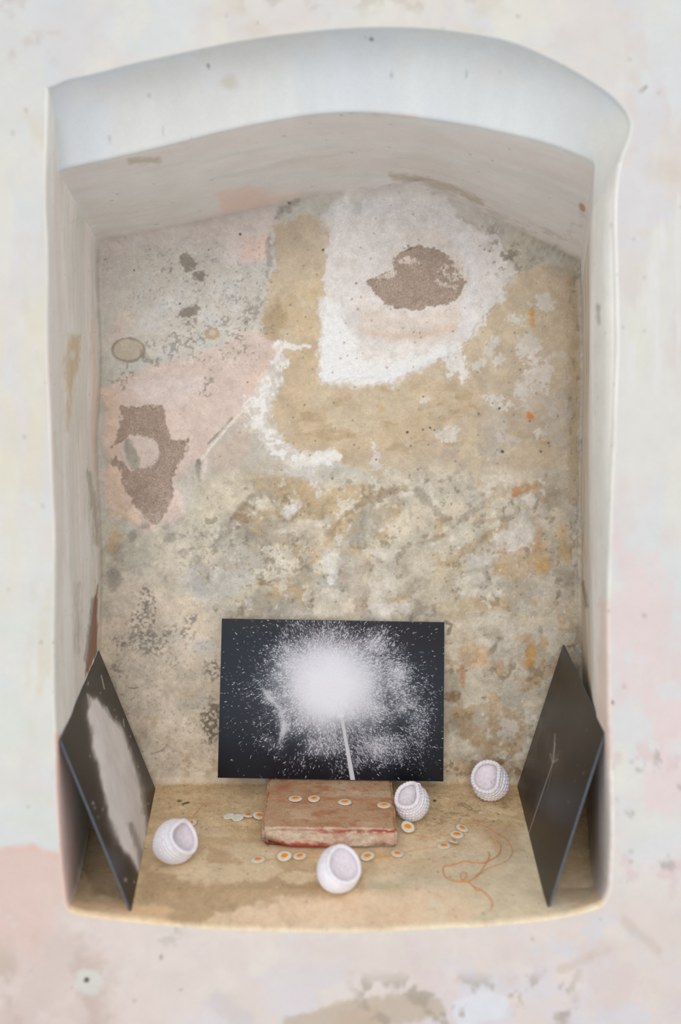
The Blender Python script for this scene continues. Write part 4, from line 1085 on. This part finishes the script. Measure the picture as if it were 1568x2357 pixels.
# ------------------------------------------------------------------ the brick
def build_brick():
    x0, x1 = (600 - X0) * 1.364 / F_PX, (914 - X0) * 1.364 / F_PX
    y0, y1 = 1.3645, 1.512
    bm = bmesh.new()
    bmesh.ops.create_cube(bm, size=1)
    for v in bm.verts:
        sx, sy, sz = v.co
        X = x0 if sx < 0 else x1
        Yv = y0 if sy < 0 else y1
        if sy > 0: X += .0008 if sx < 0 else 0
        top = BRICK_TOP + (0.0012 if sx < 0 else -0.0012)
        v.co = (X, Yv, top if sz > 0 else 0.0)
    bmesh.ops.bevel(bm, geom=list(bm.edges), offset=0.0028, segments=2, affect='EDGES')
    bmesh.ops.triangulate(bm, faces=bm.faces)
    for _ in range(7):
        long = [e for e in bm.edges if e.calc_length() > 0.0042]
        if not long: break
        bmesh.ops.subdivide_edges(bm, edges=long, cuts=1)
        bmesh.ops.triangulate(bm, faces=[f for f in bm.faces if len(f.verts) > 3])
    P = np.array([v.co[:] for v in bm.verts]); bm.normal_update()
    Nn = np.array([v.normal[:] for v in bm.verts])
    n = fbm(P[:, 0] * 1000, P[:, 1] * 1000 + P[:, 2] * 1700, 22, 4, 401) - .5
    n2 = fbm(P[:, 0] * 1000, P[:, 1] * 1000 - P[:, 2] * 1500, 7, 3, 402) - .5
    amp = np.where(Nn[:, 2] > .7, .6, 1.0)
    dsp = (n * 2.2 + n2 * 1.2) * amp * 0.001
    # chipped lower left and front edge
    chip = np.exp(-(((P[:, 0] - x0 - .012) / .016) ** 2 + ((P[:, 1] - y0) / .010) ** 2 + ((P[:, 2] - .002) / .010) ** 2)) * .007
    chip += np.exp(-(((P[:, 0] - x1 + .018) / .014) ** 2 + ((P[:, 1] - y0) / .006) ** 2 + ((P[:, 2] - .002) / .005) ** 2)) * .003
    chip += np.exp(-(((P[:, 0] - x0) / .010) ** 2 + ((P[:, 1] - y0) / .012) ** 2)) * .003
    P2 = P + Nn * (dsp - chip)[:, None]
    P2[:, 2] = np.where(Nn[:, 2] < -.5, np.maximum(P2[:, 2], 0.0), np.maximum(P2[:, 2], 0.0002))
    for v, p in zip(bm.verts, P2): v.co = p
    m = bpy.data.materials.new('old_brick')
    nt, N, L, p = nodes_of(m)
    a = N.new('ShaderNodeAttribute'); a.attribute_name = 'pigment'
    tc = N.new('ShaderNodeTexCoord')
    nz = N.new('ShaderNodeTexNoise'); nz.inputs['Scale'].default_value = 520; nz.inputs['Detail'].default_value = 4
    L.new(tc.outputs['Object'], nz.inputs['Vector'])
    mr = N.new('ShaderNodeMapRange'); mr.inputs['To Min'].default_value = .6; mr.inputs['To Max'].default_value = 1.4
    L.new(nz.outputs['Fac'], mr.inputs['Value'])
    vm = N.new('ShaderNodeVectorMath'); vm.operation = 'SCALE'
    L.new(a.outputs['Color'], vm.inputs[0]); L.new(mr.outputs[0], vm.inputs['Scale'])
    L.new(vm.outputs[0], p.inputs['Base Color'])
    p.inputs['Roughness'].default_value = .9; p.inputs['Specular IOR Level'].default_value = .2
    b = N.new('ShaderNodeBump'); b.inputs['Strength'].default_value = .5; b.inputs['Distance'].default_value = .001
    L.new(nz.outputs['Fac'], b.inputs['Height']); L.new(b.outputs[0], p.inputs['Normal'])
    # colours
    ctr = P2.mean(0); 
    X, Yv, Z = P2[:, 0] * 1000, P2[:, 1] * 1000, P2[:, 2] * 1000
    C = np.tile(lin((197, 160, 128)), (len(P2), 1))
    def mix(m_, col): C[:] = C + (lin(col) - C) * m_[:, None]
    s1 = fbm(X * .75, Yv * 1.2 + Z, 16, 5, 411, .65); s2 = fbm(X * .6 + 50, Yv * 1.2 - Z, 24, 5, 412, .65); s3 = fbm(X, Yv + Z * 2, 6, 3, 413)
    top = sstep(.5, .8, Nn[:, 2])
    mix(sstep(.50, .70, s1) * .75, (186, 126, 90))
    mix(sstep(.54, .7, s2) * .6, (214, 190, 160))
    mix(sstep(.62, .76, s3) * .5, (170, 116, 88))
    mix(top * np.exp(-(((P2[:, 0] - x0 - .022) / .012) ** 2 + ((P2[:, 1] - 1.475) / .014) ** 2)) * .7, (172, 100, 70))
    mix(top * sstep(.06, -.0, np.abs(P2[:, 1] - 1.443) * 6) * sstep(.3, .6, s2) * .5, (190, 130, 86))
    front = sstep(-.4, -.8, Nn[:, 1])
    mix(front * .8, (222, 204, 186))
    mix(front * sstep(.5, .66, s3) * .5, (180, 158, 140))
    mix(front * sstep(.55, .7, s1) * .6, (196, 150, 128))
    edge = np.exp(-((Z - 21) / 4.0) ** 2) * sstep(1.372, 1.366, P2[:, 1])
    mix(edge * sstep(.0, .03, P2[:, 0] + .09) * .25, (214, 196, 174))
    red = np.exp(-((Z - 20.5) / 2.0) ** 2) * sstep(1.374, 1.368, P2[:, 1]) * (sstep(.012, .006, np.abs(P2[:, 0] + .001) - .022) + sstep(.012, .006, np.abs(P2[:, 0] - .055) - .012))
    mix(np.clip(red, 0, 1) * sstep(.3, .5, s3) * .9, (170, 76, 48))
    red2 = sstep(9, 4, Z + (s3 - .5) * 10) * sstep(1.380, 1.372, P2[:, 1]) * sstep(.02, -.03, P2[:, 0])
    mix(red2 * .95, (170, 70, 50))
    mix(sstep(2.5, .5, Z) * .5, (110, 70, 54))  # contact shade put into the colour round the brick's foot
    me = bpy.data.meshes.new('brick')
    bm.to_mesh(me); bm.free()
    me.polygons.foreach_set('use_smooth', [True] * len(me.polygons))
    at_ = me.attributes.new('pigment', 'FLOAT_COLOR', 'POINT')
    at_.data.foreach_set('color', np.concatenate([C, np.ones((len(C), 1))], 1).astype(np.float32).ravel())
    me.materials.append(m)
    o = bpy.data.objects.new('brick', me); COL.objects.link(o)
    tag(o, 'old thin reddish brick with worn cream top under the middle panel', 'brick')
    return o
brick = build_brick()

# ------------------------------------------------------------------ knitted bowls
M_YARN = mat_plain('white_yarn', (244, 240, 247), 0.9, 0.15, noise=(260, (236, 231, 240), (249, 246, 252)), bump=(900, .5))
M_YARN_IN = mat_plain('white_yarn_inside', (242, 234, 239), 0.95, 0.1, noise=(240, (232, 222, 227), (246, 239, 244)), bump=(900, .5))

def tube(name, pts, rad, mat, parent=None, ns=6, closed=False, up=Vector((0, 0, 1))):
    pts = [Vector(p) for p in pts]; n = len(pts)
    V, F = [], []
    for i, p in enumerate(pts):
        a = pts[(i - 1) % n] if (closed or i) else pts[0]
        b = pts[(i + 1) % n] if (closed or i < n - 1) else pts[-1]
        t = (b - a).normalized()
        s = t.cross(up)
        if s.length < 1e-4: s = Vector((1, 0, 0))
        s.normalize(); q = s.cross(t)
        r = rad(i / max(1, n - 1)) if callable(rad) else rad
        for k in range(ns):
            an = 2 * math.pi * k / ns
            V.append(p + (s * math.cos(an) + q * math.sin(an)) * r)
    m = n if closed else n - 1
    for i in range(m):
        for k in range(ns):
            F.append((i * ns + k, i * ns + (k + 1) % ns, ((i + 1) % n) * ns + (k + 1) % ns, ((i + 1) % n) * ns + k))
    if not closed:
        F.append(tuple(range(ns))[::-1]); F.append(tuple((n - 1) * ns + k for k in range(ns)))
    return mesh_obj(name, V, F, mat, parent)

def smooth_path(pts, per=10):
    p = [pts[0]] + list(pts) + [pts[-1]]
    out = []
    for k in range(1, len(p) - 2):
        a, b, c, d = [Vector(q) for q in p[k - 1:k + 3]]
        for i in range(per):
            t = i / per
            out.append(0.5 * ((2 * b) + (c - a) * t + (2 * a - 5 * b + 4 * c - d) * t * t + (3 * b - a - 3 * c + d) * t ** 3))
    out.append(Vector(p[-1]))
    return out

def knit_bowl(cx, cy, diam_px, dot, ang, seed, label, open_deg=52, squash=(1, 1, 1), rim_wave=0.0, tail=None, rows=15, stitches=46, coarse=1.0, droop=0.0):
    """crocheted cup seen at (cx, cy): its mouth faces dot towards the viewer, leaning to the screen angle ang"""
    rng = random.Random(seed)
    # place it: lower outline touches the floor
    Y = CAM_H * F_PX / (cy + diam_px * .28 - Y0)
    for _ in range(6):
        R = diam_px / 2 * Y / F_PX
        zc = R * .90
        Y = (CAM_H - zc) * F_PX / (cy - Y0)
    C = at(cx, cy, Y)
    view = (Vector((0, 0, CAM_H)) - C).normalized()
    right = Vector((1, 0, 0)); right = (right - view * right.dot(view)).normalized()
    upv = view.cross(right) if view.cross(right).z > 0 else right.cross(view)
    a = math.radians(ang); s = math.sqrt(1 - dot * dot)
    n = (view * dot + right * (s * math.cos(a)) + upv * (s * math.sin(a))).normalized()
    e1 = n.cross(Vector((0, 0, 1))).normalized(); e2 = n.cross(e1)
    root = empty('knitted_bowl', (C.x, C.y, 0))
    nu = stitches * 6
    op = math.radians(open_deg)
    # profile: polar angle th from the bottom pole (pi) up to the mouth, over the lip and down inside
    nv_o = rows * 6
    def surf(inner):
        V = []; uvs = []
        nv = nv_o if not inner else rows * 4
        for i in range(nu):
            ph = 2 * math.pi * i / nu
            opn = op + rim_wave * (math.sin(2 * ph + seed) * .6 + math.sin(3 * ph + 1.7 * seed) * .4) * .22
            for j in range(nv):
                v = j / (nv - 1)
                th = math.pi - (math.pi - opn) * v
                r = R * (1 + .03 * math.sin(2 * ph + seed * 1.3) * math.sin(th) + .02 * math.sin(3 * ph + seed))
                if inner:
                    r -= .0026
                    r *= 1 + .015 * math.sin(5 * ph + 9 * v + seed)
                    row, st = v * rows * .9, ph / (2 * math.pi) * stitches * .6
                    pit = max(0, math.cos(math.pi * 2 * (st + .5 * (int(row) % 2)))) ** 6 * max(0, math.cos(2 * math.pi * (row - .5))) ** 4
                    r += .0016 * pit * (1 if 0.12 < v < .88 else 0)
                else:
                    row, st = v * rows, ph / (2 * math.pi) * stitches
                    k = int(row); fr = row - k
                    rowb = math.sin(math.pi * fr) ** .6
                    slant = .42 * (fr - .5) * (1 if k % 2 else -1)
                    stb = abs(math.sin(math.pi * (st + slant + .5 * (k % 2))))
                    r += coarse * (.0011 * rowb * (.45 + .55 * stb) - .0006)
                    r += coarse * .0004 * (vn1(i * .35, j * .35, seed) - .5)
                x, y, z = r * math.sin(th) * math.cos(ph), r * math.sin(th) * math.sin(ph), r * math.cos(th)
                z -= droop * R * max(0, math.cos(th)) ** 2 * (.5 + .5 * math.cos(ph - 2.0))
                if inner:
                    zr = R * math.cos(opn); z = zr - (zr - z) * .42
                V.append((x * squash[0], y * squash[1], z * squash[2]))
        return np.array(V), nv
    B = np.array([e1[:], e2[:], n[:]])
    def world_(V):
        Wd = V @ B
        return Wd
    Vo, nvo = surf(False); Vi, nvi = surf(True)
    Wo, Wi = world_(Vo), world_(Vi)
    # rest on the floor: flatten the underside a touch
    zmin = Wo[:, 2].min()
    base = -zmin - .0012
    def rest(Wd, lim):
        Wd = Wd.copy(); Wd[:, 2] += base
        Wd[:, 2] = np.where(Wd[:, 2] < .0025, np.maximum(Wd[:, 2], 0) * .6 + .0010 * (1) , Wd[:, 2])
        Wd[:, 2] = np.maximum(Wd[:, 2], lim)
        return Wd
    Wo, Wi = rest(Wo, .0002), rest(Wi, .0022)
    o1 = grid_obj('body', Wo, nu, nvo, M_YARN, None, root, wrap=True)
    o2 = grid_obj('lining', Wi, nu, nvi, M_YARN_IN, None, root, wrap=True)
    for o, sgn in ((o1, 1), (o2, -1)):
        me = o.data
        nr = np.zeros(len(me.polygons) * 3, np.float32); me.polygons.foreach_get('normal', nr)
        ce = np.zeros(len(me.polygons) * 3, np.float32); me.polygons.foreach_get('center', ce)
        ce = ce.reshape(-1, 3) - np.array([0, 0, base])
        if (nr.reshape(-1, 3) * ce).sum() * sgn < 0: me.flip_normals()
    # lip: a chain of plump stitches all round the mouth
    top_o = Wo.reshape(nu, nvo, 3)[:, -1]; top_i = Wi.reshape(nu, nvi, 3)[:, -1]
    mid = (top_o + top_i) / 2
    pts = []
    for i in range(nu):
        ph = i / nu * stitches
        off = n * (.0012 + .0007 * abs(math.sin(math.pi * ph)) * coarse)
        pts.append(Vector(mid[i]) + off + (Vector(top_o[i]) - Vector(top_i[i])).normalized() * (.0004 * math.sin(2 * math.pi * ph)))
    tube('rim', pts, lambda t: .0021 + .0005 * coarse * abs(math.sin(math.pi * t * stitches)), M_YARN, root, ns=10, closed=True, up=n)
    if tail:
        P0 = [Vector(p) for p in tail(C, R, mid + np.array(C) * np.array([1, 1, 0]))]
        tube('yarn_tail', [p - Vector((C.x, C.y, 0)) for p in smooth_path(P0, 8)], .0009, M_YARN, root, ns=8)
    tag(root, label, 'bowl', 'white crocheted bowls')
    return root, C, R

def vn1(x, y, s):
    return (math.sin(x * 12.9898 + y * 78.233 + s * 3.1) * 43758.5453) % 1.0

knit_bowl(779, 2001, 98, .80, 38, 1, 'smooth white crocheted bowl in front of the brick', open_deg=57, coarse=.6, rim_wave=.12, squash=(1.04, 1.04, .88))
knit_bowl(402, 1941, 96, .68, 24, 2, 'white crocheted bowl beside the left panel with mouth turned right', open_deg=53, coarse=1.2, rim_wave=.4)
def loop_tail(C, R, rim):
    # loop standing up at the back of the lip
    j = rim[np.argmax(rim[:, 2] + .35 * (rim[:, 0] - C.x))]
    b = Vector(j)
    return [b + Vector((-.004, -.003, -.010)), b + Vector((-.0035, -.002, -.002)), b + Vector((-.002, -.001, .0035)), b + Vector((.001, -.001, .0055)), b + Vector((.0035, -.001, .003)), b + Vector((.002, -.001, -.001)), b + Vector((-.001, -.002, -.0005)), b + Vector((-.001, -.003, -.006))]
knit_bowl(949, 1851, 78, .70, 125, 3, 'white crocheted bowl with a yarn loop, right of the brick', open_deg=58, coarse=1.9, rim_wave=.7, tail=loop_tail, rows=11, stitches=30)
def cross_tail(C, R, rim):
    l = Vector(rim[np.argmin(rim[:, 0])])
    return [l + Vector((.000, -.001, .002)), l + Vector((.003, -.003, -.002)), l + Vector((.005, -.004, -.007)), l + Vector((.007, -.004, -.012))]
knit_bowl(1129, 1803, 83, .82, 128, 4, 'ribbed white crocheted bowl near the right panel at the back', open_deg=62, coarse=2.0, rim_wave=.8, tail=cross_tail, rows=10, stitches=30, squash=(1.06, .97, 1.0))

# ------------------------------------------------------------------ little egg-like discs
M_EGG = mat_plain('pale_disc', (226, 222, 206), 0.55, 0.35, noise=(300, (216, 214, 200), (234, 230, 216)))
def mat_yolk():
    m = bpy.data.materials.new('orange_yolk')
    nt, N, L, p = nodes_of(m)
    tc = N.new('ShaderNodeTexCoord')
    ln = N.new('ShaderNodeVectorMath'); ln.operation = 'LENGTH'
    L.new(tc.outputs['Object'], ln.inputs[0])
    nz = N.new('ShaderNodeTexNoise'); nz.inputs['Scale'].default_value = 420
    L.new(tc.outputs['Object'], nz.inputs['Vector'])
    ad = N.new('ShaderNodeMath'); ad.operation = 'MULTIPLY_ADD'; ad.inputs[1].default_value = .0022
    L.new(nz.outputs['Fac'], ad.inputs[0]); L.new(ln.outputs['Value'], ad.inputs[2])
    r = N.new('ShaderNodeValToRGB')
    L.new(ad.outputs[0], r.inputs[0])
    e = r.color_ramp.elements
    e[0].position = .0038; e[0].color = (*lin((255, 140, 8)), 1)
    e[1].position = .0054; e[1].color = (*lin((250, 205, 90)), 1)
    L.new(r.outputs[0], p.inputs['Base Color'])
    p.inputs['Roughness'].default_value = .5
    return m
M_YOLK = mat_yolk()

def disc_mesh(name, r, h, ell, wav, seed, mat):
    rg = random.Random(seed)
    n, m = 40, 6
    V = [(0, 0, h)]; F = []
    ph = [rg.random() * 6.28 for _ in range(3)]
    def rad(a): return 1 + wav * (.5 * math.sin(2 * a + ph[0]) + .3 * math.sin(3 * a + ph[1]) + .2 * math.sin(5 * a + ph[2]))
    for j in range(1, m + 1):
        t = j / m
        for k in range(n):
            a = 2 * math.pi * k / n
            rr = r * rad(a) * t
            V.append((rr * math.cos(a) * ell, rr * math.sin(a) / ell, h * (1 - .25 * t * t) if j < m else h * .55))
    for k in range(n):
        a = 2 * math.pi * k / n
        rr = r * rad(a) * .98
        V.append((rr * math.cos(a) * ell, rr * math.sin(a) / ell, 0))
    for k in range(n): F.append((0, 1 + k, 1 + (k + 1) % n))
    for j in range(m):
        b0, b1 = 1 + j * n, 1 + (j + 1) * n
        for k in range(n): F.append((b0 + k, b1 + k, b1 + (k + 1) % n, b0 + (k + 1) % n))
    F.append(tuple(1 + m * n + k for k in range(n))[::-1])
    o = mesh_obj(name, V, F, mat)
    return o
EGG_ME = []
for s_ in range(3):
    a_ = disc_mesh('white', .0088, .0011, 1.04, .07, 50 + s_, M_EGG); b_ = disc_mesh('yolk', .0042, .0006, 1.1, .22, 60 + s_, M_YOLK)
    EGG_ME.append((a_.data, b_.data))
    bpy.data.objects.remove(a_); bpy.data.objects.remove(b_)

def egg(px, py, label, z=0.0, tilt=(0, 0), spin=0.0, size=1.0, yolk=True, yo=(0, 0), kind=0):
    P = on_floor(px, py, z + .0012)
    r = .0088 * size
    lift = (abs(math.sin(math.radians(tilt[0]))) + abs(math.sin(math.radians(tilt[1])))) * r
    root = empty('egg_disc', (P.x, P.y, z + lift + .0002))
    root.rotation_euler = (math.radians(tilt[0]), math.radians(tilt[1]), math.radians(spin))
    root.scale = (size, size, size)
    wm, ym = EGG_ME[kind % 3]
    w = bpy.data.objects.new('white', wm); COL.objects.link(w); w.parent = root
    if yolk:
        y_ = bpy.data.objects.new('yolk', ym); COL.objects.link(y_); y_.parent = root
        y_.location = (yo[0], yo[1], .00085)
    tag(root, label, 'disc', 'white discs with orange centres')
    return root
BT = BRICK_TOP + .0003
egg(680, 1837, 'white disc with orange centre, leftmost of four on the brick', BT + .0010, spin=20, kind=0)
egg(723, 1837, 'white disc with orange centre, second from the left on the brick', BT + .0009, spin=80, kind=1)
egg(794, 1845, 'white disc with orange centre, third from the left on the brick', BT + .0002, spin=150, kind=2, yo=(.0003, 0))
egg(884, 1852, 'white disc with orange centre, rightmost on the brick', BT - .0010, spin=10, kind=0)
egg(594, 1977, 'white disc with orange centre, leftmost of the front row', spin=30, kind=1, size=.98)
egg(655, 1973, 'white disc with orange centre, second from the left in the front row', tilt=(14, 0), spin=0, kind=2)
egg(690, 1969, 'white disc with orange centre, in front of the brick beside the frontmost bowl', spin=60, kind=0, size=.98)
egg(846, 1972, 'white disc with orange centre, just right of the frontmost bowl', tilt=(4, -6), spin=40, kind=1)
egg(915, 1963, 'white disc with orange centre, before the right front corner of the brick', spin=110, kind=2, size=.95)
egg(939, 1911, 'white disc with orange centre tipped up below the looped bowl', tilt=(28, 8), spin=0, kind=0, size=.98)
egg(1022, 1945, 'white disc with orange centre, frontmost of the right cluster', spin=15, kind=1, size=.95)
egg(1045, 1938, 'white disc with orange centre, half hidden in the right cluster', tilt=(4, 14), spin=50, kind=2, size=.85)
egg(1052, 1921, 'white disc with orange centre, second from the back in the right cluster', tilt=(6, 0), spin=0, kind=0, size=.98)
egg(1064, 1907, 'white disc with orange centre, rearmost of the right cluster', tilt=(0, -10), spin=140, kind=1, size=.92)
egg(441, 1894, 'white disc with orange centre, behind the bowl at the left panel', tilt=(0, -8), spin=60, kind=2, size=.85, yo=(-.001, .0005))
egg(597, 1880, 'white disc with orange centre, half tucked behind the left side of the brick', tilt=(14, 4), spin=30, kind=0, size=.95)
egg(571, 1877, 'white disc with orange centre, left of the brick', tilt=(6, 6), spin=90, kind=1, size=.98)
egg(547, 1882, 'plain white disc lying face down, left of the brick', tilt=(8, 0), spin=0, kind=2, yolk=False, size=.95)
egg(527, 1879, 'plain white disc lying face down, farthest left of the brick', tilt=(0, -9), spin=40, kind=0, yolk=False, size=.85)

# ------------------------------------------------------------------ orange thread
M_THREAD = mat_plain('orange_thread', (234, 150, 84), 0.7, 0.25, noise=(500, (228, 134, 64), (240, 176, 118)))
def thread(pxs, rad, label, name='orange_thread', lift=.0006, parent=None, z0=0.0):
    P = [on_floor(x, y, z0 + lift) for x, y in pxs]
    pts = smooth_path(P, 8)
    return tube(name, pts, rad, M_THREAD, parent, ns=6)
root = empty('orange_thread', tuple(on_floor(1076, 2029)))
def strand(pxs, rad, lift=.0006):
    o = thread(pxs, rad, None, 'strand', lift)
    o.location = -root.location
    o.parent = root
strand([(1131, 1931), (1147, 1938), (1153, 1950), (1147, 1968), (1129, 1979), (1112, 1986), (1090, 1985), (1069, 1982), (1055, 1987), (1032, 1992), (1022, 1994), (1020, 2005), (1024, 2016), (1037, 2024), (1055, 2028), (1076, 2029), (1090, 2040), (1108, 2048), (1124, 2062), (1134, 2077), (1133, 2087), (1129, 2095)], .00052)
strand([(1124, 1960), (1127, 1970), (1119, 1986), (1108, 2004), (1092, 2020), (1076, 2029), (1066, 2026), (1060, 2016), (1066, 2008), (1074, 2010), (1073, 2020), (1064, 2026)], .00046, .0012)
strand([(1062, 1898), (1090, 1894), (1115, 1901), (1140, 1915), (1165, 1931), (1178, 1950), (1178, 1966), (1165, 1982), (1135, 1994), (1117, 2002), (1099, 2016), (1080, 2028), (1062, 2030), (1040, 2026)], .00030, .0008)
strand([(1090, 2040), (1098, 2050), (1108, 2047)], .0004, .0012)
tag(root, 'loose orange thread lying in loops near the right panel', 'thread')
t1 = thread([(594, 1979), (625, 1977), (655, 1975), (690, 1972), (735, 1974), (800, 1977), (846, 1975), (915, 1966), (960, 1955), (1022, 1947), (1045, 1939)], .00022, None, lift=.0003)
tag(t1, 'fine orange thread running through the front row of discs', 'thread')
t2 = thread([(441, 1892), (447, 1877), (458, 1862), (472, 1851), (492, 1848), (514, 1852)], .0002, None, lift=.0005)
tag(t2, 'fine curved orange thread behind the bowl at the left panel', 'thread')
t3 = thread([(939, 1917), (975, 1926), (1010, 1925), (1040, 1919), (1056, 1911)], .0002, None, lift=.0003)
tag(t3, 'fine orange thread from the tipped disc to the right cluster', 'thread')
t4 = thread([(604, 1841), (640, 1839), (680, 1839), (723, 1838), (794, 1846), (884, 1852), (905, 1857)], .0002, None, lift=.0004, z0=BT + .0004)
tag(t4, 'fine orange thread stretched across the top of the brick', 'thread')
